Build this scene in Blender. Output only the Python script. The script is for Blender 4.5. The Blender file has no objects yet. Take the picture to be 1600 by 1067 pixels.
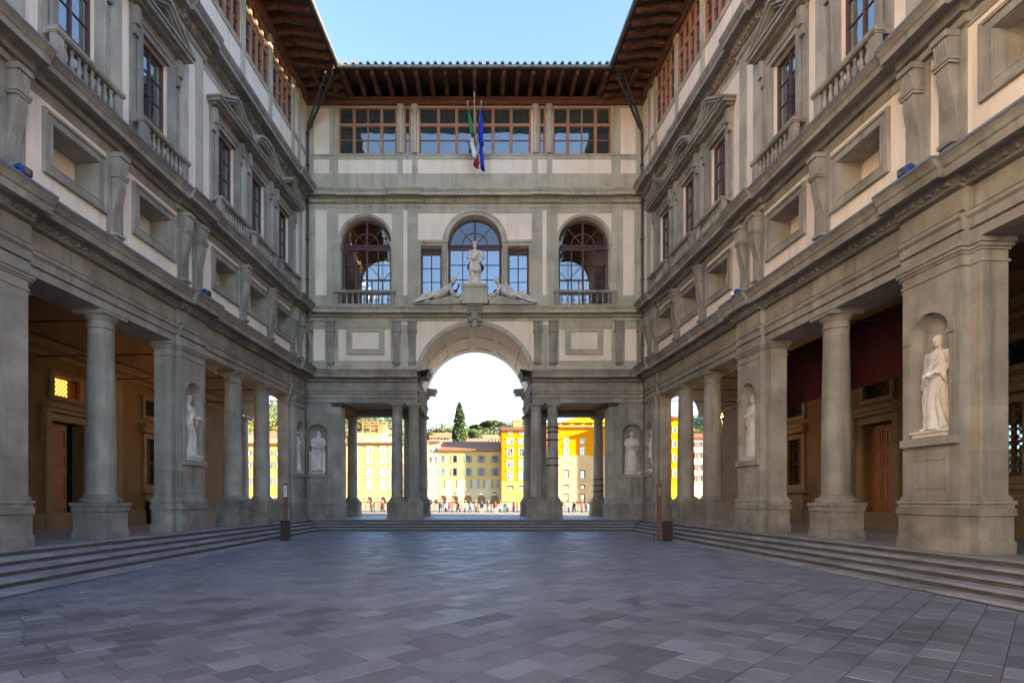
import bpy, bmesh, math, random
from mathutils import Vector, Matrix
random.seed(7)
PI = math.pi
scene = bpy.context.scene
COL = scene.collection

# ------------------------------------------------------------------ camera
cam_d = bpy.data.cameras.new("camera")
cam = bpy.data.objects.new("camera", cam_d)
COL.objects.link(cam)
cam.location = (0, 0, 1.6)
cam.rotation_euler = (PI/2, 0, 0)
cam_d.sensor_width = 36.0
cam_d.lens = 36*890/1600
cam_d.shift_x = (800-747)/1600
cam_d.shift_y = (779-533.5)/1600
cam_d.clip_start = 0.1
cam_d.clip_end = 6000
scene.camera = cam

# ------------------------------------------------------------------ light
SUN_EL, SUN_AZ = math.radians(13.6), math.radians(107)   # azimuth clockwise from +Y
w = bpy.data.worlds.new("World"); scene.world = w; w.use_nodes = True
nt = w.node_tree
bg = nt.nodes['Background']
sky = nt.nodes.new('ShaderNodeTexSky'); sky.sky_type = 'NISHITA'
sky.sun_disc = False; sky.sun_elevation = SUN_EL; sky.sun_rotation = SUN_AZ
sky.air_density = 1.0; sky.dust_density = 0.2; sky.ozone_density = 1.0; sky.altitude = 3000
nt.links.new(sky.outputs[0], bg.inputs[0]); bg.inputs[1].default_value = 0.085
sd = bpy.data.lights.new("sun", 'SUN'); sun = bpy.data.objects.new("sun", sd); COL.objects.link(sun)
sd.energy = 5.0; sd.angle = math.radians(0.5); sd.color = (1.0, 0.83, 0.58)
d = Vector((math.sin(SUN_AZ)*math.cos(SUN_EL), math.cos(SUN_AZ)*math.cos(SUN_EL), math.sin(SUN_EL)))
sun.rotation_euler = (-d).to_track_quat('-Z', 'Y').to_euler()
sun.location = (30, -20, 60)
vs = scene.view_settings
vs.view_transform = 'Standard'; vs.look = 'None'; vs.exposure = 3.3; vs.gamma = 1; vs.use_curve_mapping = False
scene.render.engine = 'CYCLES'
scene.cycles.max_bounces = 8; scene.cycles.diffuse_bounces = 5; scene.cycles.transparent_max_bounces = 12

# ------------------------------------------------------------------ materials
def mat(name, col, col2=None, rough=0.8, scale=2.0, bump=0.0, bscale=30.0, streak=0.0, metal=0.0,
        fac=0.5, spec=0.3, dark=None, rnd=0.0, patch=0.0, sc3=(1, 1, 1), emit=None, block=0.0):
    m = bpy.data.materials.new(name); m.use_nodes = True
    n = m.node_tree.nodes; l = m.node_tree.links
    b = n['Principled BSDF']
    b.inputs['Roughness'].default_value = rough
    b.inputs['Metallic'].default_value = metal
    b.inputs['Specular IOR Level'].default_value = spec
    geo = n.new('ShaderNodeNewGeometry')
    mp = n.new('ShaderNodeMapping'); mp.inputs['Scale'].default_value = sc3
    l.new(geo.outputs['Position'], mp.inputs['Vector'])
    def noise(s, det=6, rg=.6, vec=None):
        t = n.new('ShaderNodeTexNoise'); t.inputs['Scale'].default_value = s
        t.inputs['Detail'].default_value = det; t.inputs['Roughness'].default_value = rg
        l.new(vec if vec else mp.outputs[0], t.inputs['Vector']); return t.outputs['Fac']
    def ramp(f, a, c):
        r = n.new('ShaderNodeMapRange'); r.inputs[1].default_value = a; r.inputs[2].default_value = c
        l.new(f, r.inputs[0]); return r.outputs[0]
    def mix(a, c, f, mode='MIX', amt=None):
        x = n.new('ShaderNodeMix'); x.data_type = 'RGBA'; x.blend_type = mode
        for i, v in ((6, a), (7, c)):
            if hasattr(v, 'is_linked') or hasattr(v, 'links'): l.new(v, x.inputs[i])
            else: x.inputs[i].default_value = (*v, 1)
        if hasattr(f, 'links'):
            if amt is not None:
                mu = n.new('ShaderNodeMath'); mu.operation = 'MULTIPLY'; mu.inputs[1].default_value = amt
                l.new(f, mu.inputs[0]); f = mu.outputs[0]
            l.new(f, x.inputs[0])
        else: x.inputs[0].default_value = f
        return x.outputs[2]
    c2 = col2 if col2 else tuple(x*.7 for x in col)
    out = mix(col, c2, ramp(noise(scale), .35, .68))
    if patch:
        out = mix(out, tuple(x*.62 for x in col), ramp(noise(.45*scale, 3, .55), .52, .66), amt=patch)
    if streak:
        mp2 = n.new('ShaderNodeMapping'); mp2.inputs['Scale'].default_value = (3.2, 3.2, .22)
        l.new(geo.outputs['Position'], mp2.inputs['Vector'])
        out = mix(out, dark or tuple(x*.45 for x in col), ramp(noise(1.0, 7, .65, mp2.outputs[0]), .5, .78), amt=streak)
    if rnd:
        oi = n.new('ShaderNodeObjectInfo')
        hs = n.new('ShaderNodeHueSaturation')
        r1 = n.new('ShaderNodeMapRange'); r1.inputs[3].default_value = 1-rnd; r1.inputs[4].default_value = 1+rnd
        l.new(oi.outputs['Random'], r1.inputs[0]); l.new(r1.outputs[0], hs.inputs['Value'])
        l.new(out, hs.inputs['Color']); out = hs.outputs[0]
    if block:
        sn = n.new('ShaderNodeVectorMath'); sn.operation = 'SNAP'; sn.inputs[1].default_value = (1.27, 1.27, .83)
        l.new(geo.outputs['Position'], sn.inputs[0])
        wn = n.new('ShaderNodeTexWhiteNoise'); wn.noise_dimensions = '3D'; l.new(sn.outputs[0], wn.inputs['Vector'])
        hb = n.new('ShaderNodeHueSaturation'); rb = n.new('ShaderNodeMapRange'); rb.inputs[3].default_value = 1-block; rb.inputs[4].default_value = 1+block
        l.new(wn.outputs['Value'], rb.inputs[0]); l.new(rb.outputs[0], hb.inputs['Value']); l.new(out, hb.inputs['Color']); out = hb.outputs[0]
    fine = noise(bscale, 4)
    out = mix(out, (0, 0, 0), ramp(fine, .55, .8), amt=.16)
    l.new(out, b.inputs['Base Color'])
    if bump:
        bp = n.new('ShaderNodeBump'); bp.inputs['Strength'].default_value = min(1, bump); bp.inputs['Distance'].default_value = .02
        l.new(fine, bp.inputs['Height']); l.new(bp.outputs[0], b.inputs['Normal'])
    if emit:
        b.inputs['Emission Color'].default_value = (*emit[0], 1); b.inputs['Emission Strength'].default_value = emit[1]
    return m

M = {}
M['stone'] = mat('pietra_serena', (.375, .335, .28), (.235, .205, .165), scale=1.3, bump=.45, bscale=22, streak=.8, dark=(.11, .098, .08), patch=.75, block=.09)
M['stone_low'] = mat('worn_stone', (.325, .29, .24), (.165, .145, .118), scale=1.6, bump=.5, bscale=26, streak=.5, dark=(.10, .09, .08), patch=.8, block=.1)
M['green'] = mat('facade_stone', (.50, .45, .345), (.41, .37, .285), scale=1.1, bump=.35, bscale=20, streak=.7, dark=(.15, .14, .105), patch=.65, block=.08)
M['plaster'] = mat('cream_plaster', (.86, .735, .595), (.80, .665, .53), scale=.7, bump=.25, bscale=40, streak=.5, dark=(.40, .32, .25), patch=.3)
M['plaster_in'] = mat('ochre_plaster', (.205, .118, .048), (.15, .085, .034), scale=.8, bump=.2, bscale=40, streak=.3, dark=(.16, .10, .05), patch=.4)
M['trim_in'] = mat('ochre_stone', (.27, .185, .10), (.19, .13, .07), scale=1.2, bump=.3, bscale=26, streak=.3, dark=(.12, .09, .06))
M['marble'] = mat('weathered_marble', (.74, .67, .59), (.56, .50, .44), scale=4, bump=.15, bscale=60, streak=.55, dark=(.2, .175, .15))
M['flag'] = mat('courtyard_flagstone', (.170, .183, .224), (.132, .143, .178), rough=.55, scale=1.8, bump=.5, bscale=16, rnd=.26, patch=.7, spec=.35)
M['flag_warm'] = mat('courtyard_flagstone_warm', (.25, .225, .22), (.175, .165, .17), rough=.58, scale=1.8, bump=.5, bscale=16, rnd=.22, patch=.6, spec=.35)
M['mortar'] = mat('paving_joint', (.125, .12, .125), scale=8, bump=.5)
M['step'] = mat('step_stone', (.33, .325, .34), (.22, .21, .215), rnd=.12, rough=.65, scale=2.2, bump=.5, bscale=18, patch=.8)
M['pave'] = mat('loggia_paving', (.27, .26, .27), (.20, .19, .195), rough=.5, scale=1.5, bump=.3, bscale=18, patch=.4)
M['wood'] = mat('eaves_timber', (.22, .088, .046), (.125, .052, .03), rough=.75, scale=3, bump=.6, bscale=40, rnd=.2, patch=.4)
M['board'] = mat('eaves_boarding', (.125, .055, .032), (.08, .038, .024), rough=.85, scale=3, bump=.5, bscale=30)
M['frame_o'] = mat('orange_window_timber', (.42, .20, .115), (.33, .15, .085), rough=.55, scale=4, bump=.2)
M['frame_r'] = mat('dark_red_window_timber', (.115, .05, .048), (.08, .036, .034), rough=.5, scale=5, bump=.2)
M['door'] = mat('brown_door_timber', (.36, .13, .038), (.24, .082, .026), rough=.4, scale=6, bump=.3, sc3=(3, 3, .5))
M['iron'] = mat('dark_iron', (.03, .028, .026), rough=.6, scale=10, metal=.3)
M['pipe'] = mat('copper_pipe', (.10, .105, .09), (.06, .05, .04), rough=.5, scale=6, metal=.4)
M['gutter'] = mat('gutter_metal', (.22, .21, .18), (.14, .13, .11), rough=.45, scale=5, metal=.5)
M['tile'] = mat('terracotta', (.32, .155, .09), (.22, .115, .075), scale=3, bump=.5, rnd=.2, patch=.6)
M['rust'] = mat('rusty_steel', (.16, .07, .045), (.10, .042, .03), rough=.7, scale=9, bump=.4)
M['darkbox'] = mat('brown_box_steel', (.045, .014, .011), (.03, .01, .009), rough=.6, scale=6)
M['paper'] = mat('sign_paper', (.7, .66, .6), scale=5)
M['blue'] = mat('blue_casing', (.03, .07, .30), (.02, .045, .2), rough=.35, scale=8)
M['bin'] = mat('dark_green_bin', (.012, .018, .016), rough=.5, scale=6)
M['banner'] = mat('dark_red_cloth', (.05, .005, .005), (.04, .004, .004), rough=.9, scale=3)
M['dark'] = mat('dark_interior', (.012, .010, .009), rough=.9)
M['fl_green'] = mat('green_cloth', (.01, .20, .055), (.01, .15, .04), rough=.8)
M['fl_white'] = mat('white_cloth', (.75, .74, .72), rough=.8)
M['fl_red'] = mat('red_cloth', (.55, .02, .03), (.42, .015, .02), rough=.8)
M['fl_blue'] = mat('blue_cloth', (.01, .035, .42), (.01, .025, .30), rough=.8)
M['fl_gold'] = mat('gold_cloth', (.75, .55, .05), rough=.8)
M['pole'] = mat('pale_pole', (.45, .40, .33), scale=6)
M['lit'] = mat('lit_amber_glass', (.4, .2, .05), scale=6, emit=((1.0, .33, .05), .62))
M['river'] = mat('river_water', (.05, .075, .06), rough=.12, scale=.3, bump=.3, bscale=.8, spec=.5)
M['soil'] = mat('terrain_soil', (.09, .085, .055), (.06, .07, .04), scale=.05)
M['street'] = mat('pale_street', (.21, .185, .155), (.165, .145, .12), scale=.8, bump=.2)
M['leaf'] = mat('foliage', (.060, .095, .022), (.038, .062, .016), scale=.8, rough=.7, rnd=.15)
M['leaf_d'] = mat('cypress_foliage', (.040, .066, .016), (.022, .038, .011), scale=.8, rough=.7)
M['leaf_o'] = mat('autumn_foliage', (.12, .11, .026), (.075, .078, .02), scale=.8, rough=.7)
M['tymp'] = mat('dark_tympanum', (.13, .11, .09), (.08, .07, .06), scale=3)  # shade of the pediment hollow put into the plate colour
M['riser'] = mat('shade_dark_riser', (.13, .118, .105), (.075, .07, .065), scale=3, bump=.4, patch=.5)  # shade on the risers painted in as a dark base colour
M['arch_in'] = mat('brown_doors', (.26, .16, .09), (.17, .10, .055), scale=1)
M['lead'] = mat('lead_sheet', (.21, .22, .27), (.15, .155, .19), rough=.5, scale=4, metal=.2)
M['bark'] = mat('bark', (.10, .07, .045), scale=5, bump=.5)
M['skin'] = mat('skin', (.5, .3, .2), scale=5)

def glass(name, col, trans=0.0, wav=.06, ior=3.3):
    m = bpy.data.materials.new(name); m.use_nodes = True
    n = m.node_tree.nodes; l = m.node_tree.links
    n.remove(n['Principled BSDF']); out = n['Material Output']
    lw = n.new('ShaderNodeFresnel'); lw.inputs[0].default_value = ior
    gl = n.new('ShaderNodeBsdfGlossy'); gl.inputs['Roughness'].default_value = .02
    oi = n.new('ShaderNodeObjectInfo')
    nz = n.new('ShaderNodeTexNoise'); nz.inputs['Scale'].default_value = 2.2; nz.inputs['Detail'].default_value = 1
    geo = n.new('ShaderNodeNewGeometry'); l.new(geo.outputs['Position'], nz.inputs['Vector'])
    bp = n.new('ShaderNodeBump'); bp.inputs['Strength'].default_value = wav; bp.inputs['Distance'].default_value = .1
    l.new(nz.outputs['Fac'], bp.inputs['Height']); l.new(bp.outputs[0], gl.inputs['Normal'])
    mx = n.new('ShaderNodeMixShader'); l.new(lw.outputs[0], mx.inputs[0])
    if trans:
        tr = n.new('ShaderNodeBsdfTransparent'); tr.inputs[0].default_value = (trans, trans, trans*.98, 1); l.new(tr.outputs[0], mx.inputs[1])
    else:
        df = n.new('ShaderNodeBsdfDiffuse'); df.inputs[0].default_value = (*col, 1); l.new(df.outputs[0], mx.inputs[1])
    l.new(gl.outputs[0], mx.inputs[2]); l.new(mx.outputs[0], out.inputs[0])
    return m
M['glass'] = glass('window_glass', (.045, .06, .06))
M['glass_t'] = glass('clear_glass', (0, 0, 0), .62, ior=2.0)
M['glass_m'] = glass('mirroring_glass', (0, 0, 0), .8, ior=4.2)

# ------------------------------------------------------------------ helpers
def mirror_map(kind, s=1):
    if kind == 'wing': return lambda a, v, z: (s*v, a, z)
    return lambda a, v, z: (a, v, z)

class MB:
    def __init__(self, f=None): self.v = []; self.f = []; self.map = f or (lambda a, v, z: (a, v, z)); self.sm = False
    def add(self, pts, faces):
        o = len(self.v); self.v += [self.map(*p) for p in pts]; self.f += [tuple(o+i for i in q) for q in faces]
    def box(self, a0, a1, v0, v1, z0, z1):
        self.add([(a0, v0, z0), (a1, v0, z0), (a1, v1, z0), (a0, v1, z0), (a0, v0, z1), (a1, v0, z1), (a1, v1, z1), (a0, v1, z1)],
                 [(0, 3, 2, 1), (4, 5, 6, 7), (0, 1, 5, 4), (1, 2, 6, 5), (2, 3, 7, 6), (3, 0, 4, 7)])
    def quad(self, *p): self.add(p, [tuple(range(len(p)))])
    def prism_a(self, poly, a0, a1):          # poly in (v,z) extruded along a
        n = len(poly)
        self.add([(a0, v, z) for v, z in poly]+[(a1, v, z) for v, z in poly],
                 [tuple(range(n-1, -1, -1)), tuple(range(n, 2*n))]+[(i, (i+1) % n, n+(i+1) % n, n+i) for i in range(n)])
    def prism_v(self, poly, v0, v1):          # poly in (a,z) extruded along v
        n = len(poly)
        self.add([(a, v0, z) for a, z in poly]+[(a, v1, z) for a, z in poly],
                 [tuple(range(n)), tuple(range(2*n-1, n-1, -1))]+[(i, n+i, n+(i+1) % n, (i+1) % n) for i in range(n)])
    def ring_v(self, out, inn, v0, v1):       # frame between two loops of equal length (a,z), from v0 (front) to v1
        n = len(out)
        P = [(a, v0, z) for a, z in out]+[(a, v0, z) for a, z in inn]+[(a, v1, z) for a, z in out]+[(a, v1, z) for a, z in inn]
        F = []
        for i in range(n):
            j = (i+1) % n
            F += [(i, j, n+j, n+i), (i, 2*n+i, 2*n+j, j), (n+i, n+j, 3*n+j, 3*n+i)]
        self.add(P, F)
    def sweep(self, prof, stations):          # profile (v,z), stations (a, dv); closed loop profile
        n = len(prof); pts = []; F = []
        for a, dv in stations: pts += [(a, v+(dv if v < .3 else 0), z) for v, z in prof]
        for k in range(len(stations)-1):
            for i in range(n):
                j = (i+1) % n
                F.append((k*n+i, k*n+j, (k+1)*n+j, (k+1)*n+i))
        e = (len(stations)-1)*n
        F += [tuple(range(n)), tuple(range(e+n-1, e-1, -1))]
        self.add(pts, F)
    def lathe(self, prof, ca, cv, n=20, arc=(0, 2*PI)):
        full = abs(arc[1]-arc[0]-2*PI) < 1e-6
        k = n if full else n+1; pts = []; F = []
        for r, z in prof:
            for i in range(k):
                t = arc[0]+(arc[1]-arc[0])*i/n
                pts.append((ca+r*math.cos(t), cv+r*math.sin(t), z))
        for q in range(len(prof)-1):
            for i in range(n):
                j = (i+1) % k
                F.append((q*k+i, q*k+j, (q+1)*k+j, (q+1)*k+i))
        if full:
            F.append(tuple(range(k-1, -1, -1))); e = (len(prof)-1)*k; F.append(tuple(range(e, e+k)))
        self.add(pts, F)
    def tube(self, pts, r, n=8):
        P = []; F = []
        for i, p in enumerate(pts):
            p = Vector(p); q = Vector(pts[min(i+1, len(pts)-1)])-Vector(pts[max(i-1, 0)])
            q.normalize(); u = q.orthogonal().normalized(); w_ = q.cross(u)
            rr = r[i] if isinstance(r, (list, tuple)) else r
            P += [tuple(p+u*rr*math.cos(2*PI*k/n)+w_*rr*math.sin(2*PI*k/n)) for k in range(n)]
        for i in range(len(pts)-1):
            for k in range(n): F.append((i*n+k, i*n+(k+1) % n, (i+1)*n+(k+1) % n, (i+1)*n+k))
        F += [tuple(range(n-1, -1, -1)), tuple(range((len(pts)-1)*n, len(pts)*n))]
        self.add(P, F)
    def ell(self, c, r, n=10, m=7):
        P = [(c[0], c[1], c[2]-r[2])]; F = []
        for i in range(1, m):
            t = PI*i/m
            for k in range(n):
                p = 2*PI*k/n; P.append((c[0]+r[0]*math.sin(t)*math.cos(p), c[1]+r[1]*math.sin(t)*math.sin(p), c[2]-r[2]*math.cos(t)))
        P.append((c[0], c[1], c[2]+r[2]))
        for k in range(n): F.append((0, 1+(k+1) % n, 1+k)); F.append((len(P)-1, len(P)-1-n+k, len(P)-1-n+(k+1) % n))
        for i in range(m-2):
            for k in range(n): F.append((1+i*n+k, 1+i*n+(k+1) % n, 1+(i+1)*n+(k+1) % n, 1+(i+1)*n+k))
        self.add(P, F)
    def wall(self, a0, a1, z0, z1, holes, v=0., depth=.5, back=False, arcn=18):
        """sheet with rectangular (a0,a1,z0,z1) or arched (a0,a1,z0,zspring,'arch') openings and reveals"""
        bb = [(h[0], h[1], h[2], h[3]+((h[1]-h[0])/2 if len(h) > 4 else 0)) for h in holes]
        A = sorted({a0, a1, *[x for h in bb for x in h[:2]]}); Z = sorted({z0, z1, *[x for h in bb for x in h[2:4]]})
        for i in range(len(A)-1):
            for j in range(len(Z)-1):
                ca, cz = (A[i]+A[i+1])/2, (Z[j]+Z[j+1])/2
                if any(h[0] < ca < h[1] and h[2] < cz < h[3] for h in bb): continue
                self.quad((A[i], v, Z[j]), (A[i+1], v, Z[j]), (A[i+1], v, Z[j+1]), (A[i], v, Z[j+1]))
        for h, b in zip(holes, bb):
            if len(h) > 4:
                R = (h[1]-h[0])/2; c = (h[0]+h[1])/2
                arc = [(c-R*math.cos(PI*k/arcn), h[3]+R*math.sin(PI*k/arcn)) for k in range(arcn+1)]
                for k in range(arcn):
                    p, q = arc[k], arc[k+1]
                    self.quad((p[0], v, p[1]), (q[0], v, q[1]), (q[0], v, b[3]), (p[0], v, b[3]))
                loop = [(h[0], h[2])]+arc+[(h[1], h[2])]
            else: loop = [(h[0], h[2]), (h[0], h[3]), (h[1], h[3]), (h[1], h[2])]
            for k in range(len(loop)):
                p, q = loop[k], loop[(k+1) % len(loop)]
                self.quad((p[0], v, p[1]), (q[0], v, q[1]), (q[0], v+depth, q[1]), (p[0], v+depth, p[1]))
            if back: self.add([(a, v+depth, z) for a, z in loop], [tuple(range(len(loop)))])
    def mesh(self, name, m, smooth=False, bevel=0):
        me = bpy.data.meshes.new(name); me.from_pydata(self.v, [], self.f); me.update()
        bm = bmesh.new(); bm.from_mesh(me)
        bmesh.ops.remove_doubles(bm, verts=bm.verts, dist=1e-5)
        bmesh.ops.recalc_face_normals(bm, faces=bm.faces)
        if bevel:
            ed = [e for e in bm.edges if len(e.link_faces) == 2 and e.calc_face_angle(0) > .6]
            bmesh.ops.bevel(bm, geom=ed, offset=bevel, segments=2, affect='EDGES', profile=.5, clamp_overlap=True)
        if smooth:
            for f in bm.faces: f.smooth = True
        bm.to_mesh(me); bm.free()
        if smooth: me.set_sharp_from_angle(angle=math.radians(smooth if smooth > 1 else 38))
        me.materials.append(M[m] if isinstance(m, str) else m)
        return me
    def build(self, name, m, parent=None, smooth=False, bevel=0, loc=None):
        return link(name, self.mesh(name, m, smooth, bevel), parent, loc)

def link(name, me, parent=None, loc=None, rot=None, scale=None):
    o = bpy.data.objects.new(name, me); COL.objects.link(o)
    if parent: o.parent = parent
    if loc: o.location = loc
    if rot: o.rotation_euler = rot
    if scale: o.scale = scale
    return o
def tag(o, label=None, cat=None, group=None, kind=None):
    if label: o['label'] = label
    if cat: o['category'] = cat
    if group: o['group'] = group
    if kind: o['kind'] = kind
    return o
def thing(name, label, cat, loc=(0, 0, 0), rz=0, group=None):
    o = bpy.data.objects.new(name, None); COL.objects.link(o)
    o.location = loc; o.rotation_euler = (0, 0, rz); o.empty_display_size = .3
    return tag(o, label, cat, group)
def arcpts(c, z, r, a0, a1, n): return [(c+r*math.cos(a0+(a1-a0)*k/n), z+r*math.sin(a0+(a1-a0)*k/n)) for k in range(n+1)]

_b = MB(); _b.box(-.5, .5, -.5, .5, -.5, .5)
PANE = _b.mesh('pane', 'glass'); PANE_T = _b.mesh('pane', 'glass_t'); PANE_M = _b.mesh('pane', 'glass_m')
def pane(parent, mp, a0, a1, z0, z1, v, me=None, kind='wing', th=.012):
    c = mp((a0+a1)/2, v, (z0+z1)/2)
    s = (th, a1-a0, z1-z0) if kind == 'wing' else (a1-a0, th, z1-z0)
    return link('pane', me or PANE, parent, c, None, s)

# ------------------------------------------------------------------ levels
PZ = .58                     # platform
AB, AT = 6.42, 8.02          # architrave soffit, top of first cornice
BB, BT = 10.55, 11.12        # second cornice
CB, CT = 16.2, 16.92         # third cornice
WT = 21.75                   # wall head
PROF_A = [(0, 6.42), (0, 6.60), (.04, 6.605), (.04, 6.635), (-.03, 6.64), (-.03, 6.82), (-.09, 6.87), (-.09, 6.945), (.05, 6.95), (.05, 6.995), (-.02, 7.0), (-.02, 7.40), (.05, 7.405), (.05, 7.44),
          (-.10, 7.46), (-.12, 7.55), (-.17, 7.58), (-.17, 7.68), (-.45, 7.68), (-.46, 7.60), (-.50, 7.60), (-.51, 7.76), (-.54, 7.78), (-.57, 7.85), (-.63, 7.93), (-.63, 7.97), (.02, 8.02), (.65, 8.02), (.65, 6.42)]
PROF_B = [(0, 10.5), (-.03, 10.5), (-.03, 10.64), (.05, 10.645), (.05, 10.685), (-.10, 10.70), (-.12, 10.78), (-.13, 10.87), (-.41, 10.87), (-.42, 10.80), (-.45, 10.80), (-.46, 10.93), (-.49, 10.95), (-.52, 11.0), (-.58, 11.06),
          (-.58, 11.10), (0, 11.14), (.65, 11.14), (.65, 10.5)]
PROF_C = [(0, 16.15), (-.04, 16.18), (-.05, 16.33), (.05, 16.335), (.05, 16.37), (-.10, 16.38), (-.12, 16.40), (-.12, 16.54), (-.20, 16.56), (-.20, 16.65), (-.47, 16.65), (-.48, 16.58), (-.52, 16.58), (-.53, 16.71), (-.57, 16.74),
          (-.64, 16.84), (-.64, 16.89), (0, 16.95), (.65, 16.95), (.65, 16.15)]

# ------------------------------------------------------------------ shared meshes
def col_meshes(r, h0, h1, ped, pedh):
    """column standing at origin from h0 to h1; returns shaft, base, capital, pedestal meshes"""
    zt = h1; zb = h0+pedh
    s = MB(); n = 28
    prof = []
    H = zt-.42-(zb+.30)
    for k in range(13):
        t = k/12; prof.append((r*(1-.14*max(0, t-.25)/.75*(1 if t > .25 else 0)), zb+.30+H*t))
    s.lathe(prof, 0, 0, n)
    shaft = s.mesh('column', 'stone', 40)
    b = MB(); b.lathe([(r*1.36, zb+.085), (r*1.40, zb+.11), (r*1.40, zb+.16), (r*1.30, zb+.20), (r*1.16, zb+.215), (r*1.12, zb+.24), (r*1.13, zb+.27), (r*1.03, zb+.30), (r*.98, zb+.31)], 0, 0, n)
    b.box(-r*1.42, r*1.42, -r*1.42, r*1.42, zb, zb+.086)
    base = b.mesh('base_moulding', 'stone_low', 40)
    c = MB(); q = r*.86
    c.lathe([(q*.98, zt-.44), (q*1.10, zt-.43), (q*1.12, zt-.40), (q*1.02, zt-.37), (q, zt-.24), (q*1.08, zt-.23), (q*1.10, zt-.2), (q*1.32, zt-.13), (q*1.36, zt-.11)], 0, 0, n)
    c.box(-q*1.44, q*1.44, -q*1.44, q*1.44, zt-.112, zt-.03); c.box(-q*1.54, q*1.54, -q*1.54, q*1.54, zt-.032, zt)
    cap = c.mesh('capital', 'stone', 40)
    p = MB(); p.box(-ped, ped, -ped, ped, h0, zb-.14); p.box(-ped-.03, ped+.03, -ped-.03, ped+.03, zb-.14, zb); p.box(-ped-.025, ped+.025, -ped-.025, ped+.025, h0, h0+.22)
    pedm = p.mesh('pedestal', 'stone_low', bevel=.012)
    return shaft, base, cap, pedm
COLW = col_meshes(.345, PZ, AB, .43, .84)
def put_column(parent, loc, C=None, pedestal=True):
    C = C or COLW
    o = link('column', C[0], parent, loc)
    link('base_moulding', C[1], o); link('capital', C[2], o)
    if pedestal: link('pedestal', C[3], o)
    return o

def console_mesh(mp, wd=.34):
    b = MB(mp); h = wd/2
    b.box(-h-.02, h+.02, -.30, 0, 10.38, 10.5)
    b.prism_a([(0, 10.02), (-.20, 10.02), (-.24, 10.38), (0, 10.38)], -h, h)
    for k in range(5):
        a = -h+.05+(wd-.1)*k/4
        b.prism_a([(-.19, 10.04), (-.235, 10.04), (-.275, 10.36), (-.19, 10.36)], a-.022, a+.022)
    b.box(-h-.025, h+.025, -.265, 0, 9.94, 10.02); b.box(-h-.01, h+.01, -.24, 0, 9.88, 9.94)
    S = [(0, 9.88)]
    for k in range(15):
        t = k/14; S.append((-.10-.11*math.cos(t*PI*1.15)-.03*t, 9.88-1.42*t))
    S += [(0, 8.46)]
    b.prism_a(S, -h+.03, h-.03)
    b.box(-h+.0, h, -.17, 0, 8.38, 8.46); b.box(-h+.05, h-.05, -.11, 0, 8.30, 8.38)
    return b.mesh('console', 'stone', bevel=.008)

def baluster_mesh():
    b = MB(); b.lathe([(.055, 0), (.055, .05), (.035, .065), (.04, .10), (.062, .17), (.066, .22), (.05, .29), (.034, .37), (.03, .42), (.045, .44), (.03, .46), (.05, .49), (.05, .53)], 0, 0, 10)
    return b.mesh('baluster', 'stone', 50)
BAL = baluster_mesh()

def balustrade(root, mp, c, half, v0=-.42, z=BT+.02, n=8, kind='wing'):
    b = MB(mp)
    b.box(c-half-.04, c+half+.04, v0-.05, v0+.22, z+.68, z+.78); b.box(c-half-.02, c+half+.02, v0-.03, v0+.2, z+.645, z+.681)
    b.box(c-half, c+half, v0, v0+.18, z, z+.11)
    for s in (-1, 1): b.box(c+s*(half-.11)-.11, c+s*(half-.11)+.11, v0+.005, v0+.175, z+.108, z+.647)
    for s in (-1, 1):
        b.box(c+s*(half-.06)-.05, c+s*(half-.06)+.05, v0+.2, -.03, z+.66, z+.775); b.box(c+s*(half-.06)-.05, c+s*(half-.06)+.05, v0+.18, -.03, z, z+.10)
    o = b.build('balustrade', 'stone', root, bevel=.008)
    for k in range(n):
        a = c-half+.33+(2*half-.66)*k/(n-1)
        link('baluster', BAL, o, mp(a, v0+.09, z+.112))
    return o

def bands(mp, boxes, m, parent, name='stone_band'):
    for q in boxes:
        b = MB(mp); b.box(*q); b.build(name, m, parent)
def loop_rect(a0, a1, z0, z1): return [(a0, z0), (a1, z0), (a1, z1), (a0, z1)]
def rframe(b, a0, a1, z0, z1, wd, v0, v1): b.ring_v(loop_rect(a0-wd, a1+wd, z0-wd, z1+wd), loop_rect(a0, a1, z0, z1), v0, v1)

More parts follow.
